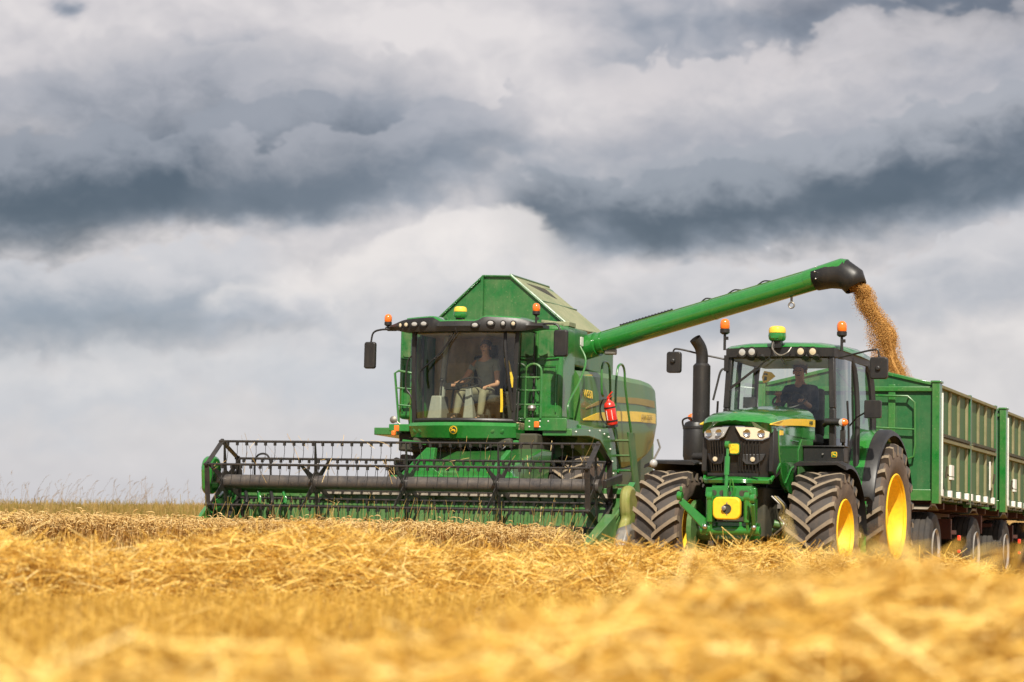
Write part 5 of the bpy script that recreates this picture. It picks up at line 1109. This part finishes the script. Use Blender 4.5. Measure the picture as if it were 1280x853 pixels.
# falling grain between the spout and the first trailer
endp = M_COMBINE @ Vector((6.95, 1.28, 2.75))
N = 190000
t = rng.random(N) ** .85
s0 = np.array(SPOUT); e0 = np.array(endp)
hz = (e0 - s0); hx = hz.copy(); hx[2] = 0
par = t
cx_ = s0[None, :] + hx[None, :] * par[:, None]; cz_ = s0[2] + hz[2] * (.35 * par + .65 * par ** 2)
clump = .8 + .45 * np.sin(par * 19) * np.sin(par * 7 + 1)
rad = (.095 + .035 * par) * np.where(rng.random(N) < .10, 1.6, clump)
ang = rng.random(N) * 2 * PI; rr = rad * np.sqrt(rng.random(N))
wob = .035 * np.sin(par * 15)
P = np.stack([cx_[:, 0] + rr * np.cos(ang) + wob, cx_[:, 1] + rr * np.sin(ang), cz_ + rng.normal(0, .02, N)], 1)
# a thin veil of dust and stray grain that drops straighter
k = rng.random(N) < .13; P[k, 0] -= (.05 + .22 * rng.random(k.sum())) * (.3 + par[k]) 
base = np.array([(1, 0, 0), (-.5, .87, 0), (-.5, -.87, 0), (0, 0, 2.6), (0, 0, -2.6)]) * .0031
fc = np.array([(0, 1, 3), (1, 2, 3), (2, 0, 3), (1, 0, 4), (2, 1, 4), (0, 2, 4)])
sz = (.6 + .9 * rng.random(N))[:, None, None]
Vv = P[:, None, :] + base[None] * sz
Ff = (fc[None] + (np.arange(N) * 5)[:, None, None]).reshape(-1, 3)
def np_mesh(name, V, F, mat, fsize=None, smooth=False):
    me = bpy.data.meshes.new(name); V = np.ascontiguousarray(V.reshape(-1, 3), np.float32); nf, k = F.shape
    me.vertices.add(len(V)); me.vertices.foreach_set('co', V.ravel())
    me.loops.add(nf * k); me.loops.foreach_set('vertex_index', F.ravel().astype(np.int32))
    me.polygons.add(nf); me.polygons.foreach_set('loop_start', np.arange(0, nf * k, k, dtype=np.int32)); me.polygons.foreach_set('loop_total', np.full(nf, k, np.int32))
    if smooth: me.polygons.foreach_set('use_smooth', np.ones(nf, bool))
    me.update(calc_edges=True); me.materials.append(M[mat])
    o = bpy.data.objects.new(name, me); COL.objects.link(o); return o
# dense inner body of the stream
rows = 60; cols = 20; tt = np.linspace(0, 1, rows)[:, None]; aa = np.linspace(0, 2 * PI, cols, endpoint=False)[None, :]
cr = (.095 + .035 * tt) * (.66 + .26 * np.sin(tt * 19) * np.sin(tt * 7 + 1)) * (1 + .22 * np.sin(aa * 3 + tt * 9) + .12 * np.sin(aa * 7 - tt * 31)); cr[-1] *= .2
CV = np.stack([s0[0] + hx[0] * tt + cr * np.cos(aa) + .035 * np.sin(tt * 15), s0[1] + hx[1] * tt + cr * np.sin(aa), s0[2] + hz[2] * (.35 * tt + .65 * tt ** 2) + 0 * aa], -1).reshape(-1, 3)
ri, ci = np.meshgrid(np.arange(rows - 1), np.arange(cols), indexing='ij'); qa = ri * cols + ci; qb = ri * cols + (ci + 1) % cols
CF = np.stack([qa, qb, qb + cols, qa, qb + cols, qa + cols], -1).reshape(-1, 3)
gst = np_mesh('falling_grain', np.concatenate([Vv.reshape(-1, 3), CV]), np.concatenate([Ff, CF + N * 5]), 'grain'); tag(gst, 'stream of golden grain pouring from the auger spout into the trailer', 'grain', kind='stuff')

# ================================================================== PEOPLE
def skin_obj(name, chains, mat, parent, sub=2):
    """chains: list of lists of (co, radius); first point of a chain may be an index tuple ('j', chain, idx) to join an earlier point"""
    vs = []; es = []; rad = []; idx = {}
    for ci, ch in enumerate(chains):
        prev = None
        for pi, p in enumerate(ch):
            if p[0] == 'j': prev = idx[(p[1], p[2])]; idx[(ci, pi)] = prev; continue
            vs.append(p[0]); rad.append(p[1]); i = len(vs) - 1; idx[(ci, pi)] = i
            if prev is not None: es.append((prev, i))
            prev = i
    me = bpy.data.meshes.new(name); me.from_pydata([tuple(v) for v in vs], es, []); o = bpy.data.objects.new(name, me); COL.objects.link(o); o.parent = parent
    md = o.modifiers.new('skin', 'SKIN'); md.use_smooth_shade = True
    if not me.skin_vertices: pass
    for i, r_ in enumerate(rad):
        rr = r_ if isinstance(r_, tuple) else (r_, r_); me.skin_vertices[0].data[i].radius = rr
    me.skin_vertices[0].data[0].use_root = True
    sb = o.modifiers.new('sub', 'SUBSURF'); sb.levels = sub; sb.render_levels = sub
    me.materials.append(M[mat]); return o
def person(mat, label, shirt, trousers, hip, lean, hands, feet, knee, headturn=0, hairc='hair', sleeve=1.0):
    Pp = empty('person', mat); tag(Pp, label, 'person')
    h = Vector(hip); ch = h + Vector((0, -.02 - lean * .5, .42)); nk = h + Vector((0, -.03 - lean, .54)); hd = nk + Vector((0, -.02, .155))
    body = [[(h, (.15, .11)), (h + Vector((0, -.01 - lean * .2, .18)), (.135, .10)), (ch - Vector((0, 0, .06)), (.165, .11)), (ch + Vector((0, 0, .05)), (.13, .09)), (nk, .058), (nk + Vector((0, -.012, .06)), .055), (hd + Vector((0, -.02, -.045)), (.068, .075)), (hd + Vector((0, 0, .03)), (.082, .10)), (hd + Vector((0, .01, .09)), (.062, .075))]]
    arms = []; legs = []; fing = []
    for si, s in enumerate((-1, 1)):
        sh = ch + Vector((s * .175, 0, .045)); hn = Vector(hands[si]); mid = (sh + hn) / 2; d = (hn - sh).length
        el = mid + Vector((s * .07, .03, -max(.02, (.30 ** 2 - min(.295, d / 2) ** 2)) ** .5))
        arms.append([('j', 0, 3), (sh, .062), (sh.lerp(el, .5), .052), (el, .042), (el.lerp(hn, .6), .034), (hn, .025)])
        dirn = (hn - el).normalized(); pal = hn + dirn * .05; sd = dirn.cross(Vector((0, 0, 1))).normalized()
        arms[-1].append((pal, (.040, .018)))
        for k in range(4):
            b0 = pal + dirn * .035 + sd * (k - 1.5) * .021; L = (.030, .034, .032, .025)[k]
            fing.append((si, [(b0, .0085), (b0 + dirn * L + Vector((0, 0, -.006)), .008), (b0 + dirn * L * 1.5 + Vector((0, 0, -.028)), .0072), (b0 + dirn * L * 1.1 + Vector((0, 0, -.048)), .0062)]))
        tb = hn + dirn * .02 - sd * s * .03
        fing.append((si, [(tb, .010), (tb - sd * s * .022 + dirn * .025, .0095), (tb - sd * s * .020 + dirn * .048 + Vector((0, 0, -.015)), .0075)]))
        kn = Vector(knee[si]); ft = Vector(feet[si]); hj = h + Vector((s * .09, -.02, -.02))
        legs.append([('j', 0, 0), (hj, .085), (hj.lerp(kn, .55), .075), (kn, .056), (kn.lerp(ft, .4), .052), (ft + Vector((0, 0, .06)), .036), (ft + Vector((0, -.12, .02)), .036), (ft + Vector((0, -.19, .015)), .025)])
    chains = body + arms + legs
    for si, f in fing: chains.append([('j', 1 + si, 6)] + f)
    # nose
    chains.append([('j', 0, 7), (hd + Vector((0, -.085, -.005)), .020), (hd + Vector((0, -.105, -.022)), .012)])
    b_ = skin_obj('body', chains, 'skin', Pp)
    k = 1.16
    def fat(p, q=.012): return (p[0], tuple(r_ + q for r_ in (p[1] if isinstance(p[1], tuple) else (p[1], p[1])))) if p[0] != 'j' else p
    sh_ch = [[fat(p) for p in body[0][:4]] + [(nk - Vector((0, 0, .02)), .066)]]
    for a in arms: sh_ch.append([('j', 0, 3)] + [fat(p, .012) for p in a[1:3 if sleeve < 1 else 5]])
    skin_obj('shirt', sh_ch, shirt, Pp)
    tr = [[fat((h + Vector((0, 0, .04)), (.15, .11)), .010), fat(body[0][0], .016)]]
    for l in legs: tr.append([('j', 0, 1)] + [fat(p, .014) for p in l[1:5]] + [(l[5][0], .05)])
    skin_obj('trousers', tr, trousers, Pp)
    for si in (0, 1):
        l = legs[si]; skin_obj('shoe', [[(l[5][0] - Vector((0, 0, .03)), .045), (l[6][0], .045), (l[7][0], .035)]], 'seat', Pp, 1)
    m = MB(); m.ball(hd + Vector((0, .018, .055)), (.094, .112, .085), 18, 12)
    m.v = [(x, y, max(z, hd.z - .01 + .075 * (1 - min(1, max(0, (y - hd.y + .07) / .10))))) for x, y, z in m.v]
    m.build('hair', hairc, Pp)
    for s in (-1, 1):
        m = MB(); m.ball(hd + Vector((s * .030, -.088, .012)), (.013, .008, .008), 10, 6); m.build('eye', 'eye', Pp)
        m = MB(); m.ball(hd + Vector((s * .083, .0, .0)), (.012, .022, .032), 10, 8); m.build('ear', 'skin', Pp)
    m = MB(); m.ball(hd + Vector((0, -.083, -.052)), (.026, .008, .006), 10, 6); m.build('mouth', 'darkred', Pp)
    return Pp
person(M_TRACTOR, 'person in a dark navy shirt driving the tractor, holding the steering wheel', 'navy', 'denim', (.0, 2.05, 2.08), .03, [(-.17, 1.58, 2.44), (.18, 1.58, 2.36)], [(-.14, 1.40, 1.26), (.14, 1.40, 1.26)], [(-.15, 1.58, 1.95), (.16, 1.58, 1.95)])
person(M_COMBINE, 'person in a grey shirt and khaki trousers seated at the combine steering wheel', 'shirtgrey', 'khaki', (.17, .50, 2.96), .03, [(-.20, .10, 3.06), (.34, .18, 3.02)], [(-.16, -.02, 2.45), (.26, -.02, 2.45)], [(-.12, .06, 2.90), (.27, .06, 2.90)], sleeve=.5)

# ================================================================== GROUND AND CROP
def grid(xs, ys):
    X, Y = np.meshgrid(xs, ys, indexing='ij'); V = np.stack([X, Y, ground(X, Y)], -1); nx, ny = X.shape
    i, j = np.meshgrid(np.arange(nx - 1), np.arange(ny - 1), indexing='ij'); a = (i * ny + j).ravel()
    return V, np.stack([a, a + ny, a + ny + 1, a + 1], 1)
def spaced(lo, hi, dense0, dense1, step, far):
    mid = np.arange(dense0, dense1 + 1e-6, step); L = dense0 - np.geomspace(step, dense0 - lo, far)[::-1]; Rr = dense1 + np.geomspace(step, hi - dense1, far)
    return np.concatenate([L, mid, Rr])
V_, F_ = grid(spaced(-6000, 6000, -24, 24, .5, 30), spaced(-6000, 6000, -6, 80, .5, 34))
tag(np_mesh('ground', V_, F_, 'ground', smooth=True), 'field soil with straw litter', None, kind='structure')

def ribbons(P0, D, L, Wd, bend, nseg, twist=None, up=None):
    """curved flat stalks: start P0 (N,3), unit direction D, length L, width Wd, bend vector (N,3) (fraction of L)"""
    N = len(P0); side = np.cross(D, rng.normal(size=(N, 3))); side /= np.linalg.norm(side, axis=1, keepdims=True) + 1e-9
    t = np.linspace(0, 1, nseg + 1)
    C_ = P0[:, None, :] + D[:, None, :] * (L[:, None, None] * t[None, :, None]) + bend[:, None, :] * (L[:, None, None] * (t ** 2)[None, :, None])
    w = Wd[:, None, None] * .5
    V = np.stack([C_ - side[:, None, :] * w, C_ + side[:, None, :] * w], 2)          # N, nseg+1, 2, 3
    b0 = (np.arange(N) * (nseg + 1) * 2)[:, None]; k = np.arange(nseg)[None, :] * 2
    F = np.stack([b0 + k, b0 + k + 1, b0 + k + 3, b0 + k + 2], -1).reshape(-1, 4)
    return V.reshape(-1, 3), F, C_
def heads(C0, D, L, Rad, droop):
    """ears of wheat: four-sided spindles along D that bend over by droop"""
    N = len(C0); nr = 5; t = np.linspace(0, 1, nr); a = np.cross(D, rng.normal(size=(N, 3))); a /= np.linalg.norm(a, axis=1, keepdims=True) + 1e-9; b_ = np.cross(D, a)
    prof = np.array([.45, 1, .95, .75, .15])
    C_ = C0[:, None, :] + D[:, None, :] * (L[:, None, None] * t[None, :, None]) + droop[:, None, :] * (L[:, None, None] * (t ** 2)[None, :, None])
    V = np.stack([C_ + s1 * a[:, None, :] * (Rad[:, None] * prof)[..., None] + s2 * b_[:, None, :] * (Rad[:, None] * prof)[..., None] * .75 for s1, s2 in ((1, 0), (0, 1), (-1, 0), (0, -1))], 2)
    b0 = (np.arange(N) * nr * 4)[:, None, None]; k = (np.arange(nr - 1) * 4)[None, :, None]; q = np.arange(4)[None, None, :]; q2 = (q + 1) % 4
    F = np.stack([b0 + k + q, b0 + k + q2, b0 + k + 4 + q2, b0 + k + 4 + q], -1).reshape(-1, 4)
    return V.reshape(-1, 3), F
def merge(*parts):
    Vs = []; Fs = []; o = 0
    for V, F in parts: Vs.append(V); Fs.append(F + o); o += len(V)
    return np.concatenate(Vs), np.concatenate(Fs)
def unit(v): return v / (np.linalg.norm(v, axis=-1, keepdims=True) + 1e-9)
def vnoise(x, y, s, seed=0):
    r_ = np.random.default_rng(seed); o = 0
    for k in range(6):
        a = r_.random() * 2 * PI; f = s * (.6 + 1.2 * r_.random()); o = o + np.sin((x * math.cos(a) + y * math.sin(a)) * f + r_.random() * 9)
    return o / 6

# ---- swaths: a mound body with loose straw lying on and sticking out of it
def swath(name, label, p0, p1, half, hfun, n, wid, seed, Lr=(.12, .42), mat='straw', clump=1.0, amb=.05, deep=.06, els=.38):
    p0 = np.array(p0, float); p1 = np.array(p1, float); ax_ = (p1 - p0); LL = np.linalg.norm(ax_); ax_ /= LL; nx = np.array([ax_[1], -ax_[0]])
    def H(s, w):        # s along, w across in -1..1
        x = p0[0] + ax_[0] * s + nx[0] * w * half; y = p0[1] + ax_[1] * s + nx[1] * w * half
        e = np.clip(1 - np.abs(w) ** 3, 0, 1)
        h = hfun(s / LL) * e * (1 + clump * (.34 * vnoise(x, y, 2.6, seed) + .34 * vnoise(x, y, 7, seed + 1) + .2 * vnoise(x, y, 15, seed + 2)))
        return x, y, ground(x, y) + h - .01
    s_ = np.linspace(0, LL, max(40, int(LL * 8))); w_ = np.linspace(-1, 1, 22); S_, W_ = np.meshgrid(s_, w_, indexing='ij'); X, Y, Z = H(S_, W_)
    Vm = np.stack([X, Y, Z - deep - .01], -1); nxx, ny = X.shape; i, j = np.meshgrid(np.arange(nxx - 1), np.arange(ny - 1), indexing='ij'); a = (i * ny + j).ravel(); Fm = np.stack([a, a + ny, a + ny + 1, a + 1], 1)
    s = rng.random(n) * LL; w = (rng.random(n) * 2 - 1) * 1.04
    x, y, z = H(s, w); z = z + .05 - (deep + .05) * rng.random(n) ** 1.3 + rng.normal(0, .01, n)
    th = rng.random(n) * 2 * PI; el_ = rng.normal(.12, els, n)
    D = np.stack([np.cos(th) * np.cos(el_), np.sin(th) * np.cos(el_), np.sin(el_)], 1)
    L = Lr[0] + (Lr[1] - Lr[0]) * rng.random(n) ** 1.5
    P0 = np.stack([x, y, z], 1) - D * L[:, None] * .4
    bend = rng.normal(0, .16, (n, 3)); bend[:, 2] -= .10
    Wv = wid * (.6 + .8 * rng.random(n))
    V, F, _ = ribbons(P0, unit(D), L, Wv, bend, 4)
    V2, F2 = merge((Vm.reshape(-1, 3), Fm), (V, F))
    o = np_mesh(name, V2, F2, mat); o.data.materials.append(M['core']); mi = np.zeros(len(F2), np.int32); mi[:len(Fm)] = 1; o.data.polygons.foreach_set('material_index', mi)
    tag(o, label, 'straw', kind='stuff'); return o
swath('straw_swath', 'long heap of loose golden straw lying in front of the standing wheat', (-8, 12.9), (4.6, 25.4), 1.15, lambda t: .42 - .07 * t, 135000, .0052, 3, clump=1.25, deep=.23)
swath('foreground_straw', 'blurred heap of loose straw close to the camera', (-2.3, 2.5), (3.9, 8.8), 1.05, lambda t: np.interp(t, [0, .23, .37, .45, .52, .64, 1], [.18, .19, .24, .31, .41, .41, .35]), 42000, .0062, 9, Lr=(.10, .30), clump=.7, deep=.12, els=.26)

# ---- stubble rows between the swaths and round the machines
def outside_machines(x, y): return np.ones(len(x), bool)
n = 85000
y = 6 + 42 * rng.random(n) ** .95; x = (rng.random(n) * 2 - 1) * (.25 * y + 1.2)
row = np.round(x / .14) * .14 + rng.normal(0, .016, n); x = row
keep = ~((y > 33.2) & (x < .9)) ; x = x[keep]; y = y[keep]; n = len(x)
D = unit(np.stack([rng.normal(0, .16, n), rng.normal(0, .16, n), np.ones(n)], 1)); L = .08 + .09 * rng.random(n)
V, F, _ = ribbons(np.stack([x, y, ground(x, y) - .01], 1), D, L, .006 + .004 * rng.random(n), rng.normal(0, .08, (n, 3)), 1)
n = 26000; y = 6 + 40 * rng.random(n); x = (rng.random(n) * 2 - 1) * (.25 * y + 1.2); th = rng.random(n) * 2 * PI
D = unit(np.stack([np.cos(th), np.sin(th), rng.normal(.12, .2, n)], 1)); L = .10 + .22 * rng.random(n)
V2, F2, _ = ribbons(np.stack([x, y, ground(x, y) + .03 + .06 * rng.random(n)], 1), D, L, np.full(n, .007), rng.normal(0, .12, (n, 3)), 3)
tag(np_mesh('stubble', *merge((V, F), (V2, F2)), 'stub'), 'short cut golden stubble with loose straws between the heaps', 'stubble', kind='stuff')

# ---- standing wheat in front of and left of the header
MI = M_COMBINE.inverted()
def in_wheat(x, y):
    pts = np.stack([x, y, np.zeros_like(x), np.ones_like(x)], 1) @ np.array(MI).T
    near = y > 32.6 + .05 * (x + 4) + .18 * np.sin(x * 1.1) + .12 * np.sin(x * 3.1)
    return near & (((pts[:, 1] < -3.12) & (pts[:, 0] < 3.10)) | (pts[:, 0] < -3.45)) & (y < 47)
n = 150000
y = 32.2 + 15 * rng.random(n) ** 2.0; x = -11.5 + 14 * rng.random(n); k = in_wheat(x, y); x = x[k]; y = y[k]; n = len(x)
hgt = .62 + .06 * rng.normal(0, 1, n) + .04 * vnoise(x, y, 1.5, 5); lean = .10 * rng.normal(0, 1, (n, 2)) + np.array([.05, -.05])
D = unit(np.stack([lean[:, 0], lean[:, 1], np.ones(n)], 1))
P0 = np.stack([x, y, ground(x, y) - .01], 1); bend = np.stack([lean[:, 0] * .5, lean[:, 1] * .5, np.zeros(n)], 1)
V, F, C_ = ribbons(P0, D, hgt, .0055 + .003 * rng.random(n), bend, 3)
tip = C_[:, -1]; th = rng.normal(-.4, 1.3, n); out = np.stack([np.sin(th), -np.cos(th) * .9, np.zeros(n)], 1)
Dh = unit(out * (.35 + .7 * rng.random(n))[:, None] + np.array([0, 0, .75])); dr = out * .35 + np.array([0, 0, -1.0]) * (.35 + .9 * rng.random(n))[:, None]
Vh, Fh = heads(tip, Dh, .085 + .03 * rng.random(n), .0085 + .003 * rng.random(n), dr)
# dry leaves
kk = rng.random(n) < .5; th = rng.random(kk.sum()) * 2 * PI; Dl = unit(np.stack([np.cos(th), np.sin(th), .6 + rng.random(kk.sum())], 1))
Vl, Fl, _ = ribbons(C_[kk, 1 + 0] + 0, Dl, .12 + .15 * rng.random(kk.sum()), np.full(kk.sum(), .008), np.stack([0 * th, 0 * th, -.9 + 0 * th], 1), 3)
tag(np_mesh('standing_wheat', *merge((V, F), (Vh, Fh), (Vl, Fl)), 'wheat'), 'ripe standing wheat with drooping ears before and beside the combine header', 'wheat', kind='stuff')

# ---- weedy grass from behind the wheat up to the crest
n = 60000
y = 45 + 21 * rng.random(n) ** .8; x = -19 + 36 * rng.random(n)
D = unit(np.stack([rng.normal(.02, .10, n), rng.normal(0, .10, n), np.ones(n)], 1)); L = .22 + .18 * rng.random(n) + .08 * vnoise(x, y, .8, 8)
V, F, C_ = ribbons(np.stack([x, y, ground(x, y) - .01], 1), D, L, .008 + .006 * rng.random(n), rng.normal(0, .12, (n, 3)), 2)
tag(np_mesh('rough_grass', V, F, 'weed'), 'rough dry and green grass on the rise behind the wheat', 'grass', kind='stuff')
n = 380
y = 57 + 8 * rng.random(n); x = -17 + 13.5 * rng.random(n) ** 1.0
x = x + .35 * np.sin(x * 3); L = .40 + .60 * rng.random(n) ** 2.4 
D = unit(np.stack([rng.normal(.05, .10, n), rng.normal(0, .05, n), np.ones(n)], 1)); bend = np.stack([.10 + .16 * rng.normal(0, 1, n), 0 * L, -.02 + 0 * L], 1)
V, F, C_ = ribbons(np.stack([x, y, ground(x, y) + .1], 1), D, L, np.full(n, .0065), bend, 6)
tp = C_[:, -1]; dd = unit(C_[:, -1] - C_[:, -2])
Vh, Fh = heads(tp - dd * .03, dd, .08 + .14 * rng.random(n), .004 + .004 * rng.random(n), np.stack([.35 + 0 * L, 0 * L, -.3 + 0 * L], 1))
tag(np_mesh('tall_grass', *merge((V, F), (Vh, Fh)), 'weedhead'), 'tall thin seeding grasses standing against the sky on the rise', 'grass', kind='stuff')
# wild grasses growing through the header edge of the crop
n = 260
loc = np.stack([-3.2 + 6.2 * rng.random(n), -3.3 - .5 * rng.random(n), np.zeros(n), np.ones(n)], 1) @ np.array(M_COMBINE).T
x, y = loc[:, 0], loc[:, 1]; L = .75 + .38 * rng.random(n) ** 1.5
D = unit(np.stack([rng.normal(.03, .10, n), rng.normal(0, .05, n), np.ones(n)], 1)); bend = np.stack([.08 + .10 * rng.normal(0, 1, n), 0 * L, 0 * L], 1)
V, F, C_ = ribbons(np.stack([x, y, ground(x, y)], 1), D, L, np.full(n, .006), bend, 5)
tag(np_mesh('crop_edge_grass', V, F, 'weed'), 'thin green and red-brown stalks rising before the header', 'grass', kind='stuff')
# a few ears and single straws standing up near the right edge of the foreground heap
n = 16
t = rng.random(n); x = .95 + 1.1 * t + .1 * rng.normal(0, 1, n); y = 5.9 + 1.9 * t + .3 * rng.normal(0, 1, n)
D = unit(np.stack([rng.normal(0, .35, n), rng.normal(0, .3, n), np.ones(n)], 1)); L = .38 + .17 * rng.random(n)
V, F, C_ = ribbons(np.stack([x, y, ground(x, y)], 1), D, L, np.full(n, .006), rng.normal(0, .08, (n, 3)), 4)
tp = C_[:, -1]; dd = unit(C_[:, -1] - C_[:, -2])
Vh, Fh = heads(tp, dd, .07 + .03 * rng.random(n), .0075 + .002 * rng.random(n), np.stack([.3 * rng.normal(0, 1, n), 0 * L, -.6 + 0 * L], 1))
tag(np_mesh('loose_ears', *merge((V, F), (Vh, Fh)), 'straw'), 'single blurred straws and ears sticking out of the near heap on the right', 'straw', kind='stuff')
# straw and stalks caught on the reel bars
n = 170; bi = rng.integers(0, 6, n); loc = np.stack([-2.95 + 6.0 * rng.random(n), np.array([bars[i][0] for i in bi]), np.array([bars[i][1] for i in bi]) + .01, np.ones(n)], 1) @ np.array(M_COMBINE).T
D = unit(np.stack([rng.normal(0, .5, n), rng.normal(0, .5, n), rng.normal(-.6, .6, n)], 1)); L = .08 + .28 * rng.random(n) ** 1.5
V, F, C_ = ribbons(loc[:, :3] - D * (L * .4)[:, None], D, L, np.full(n, .006), rng.normal(0, .2, (n, 3)) - np.array([0, 0, .35]), 4)
tag(np_mesh('caught_straw', V, F, 'wheat'), 'dry straws hanging caught on the black reel bars', 'straw', kind='stuff')
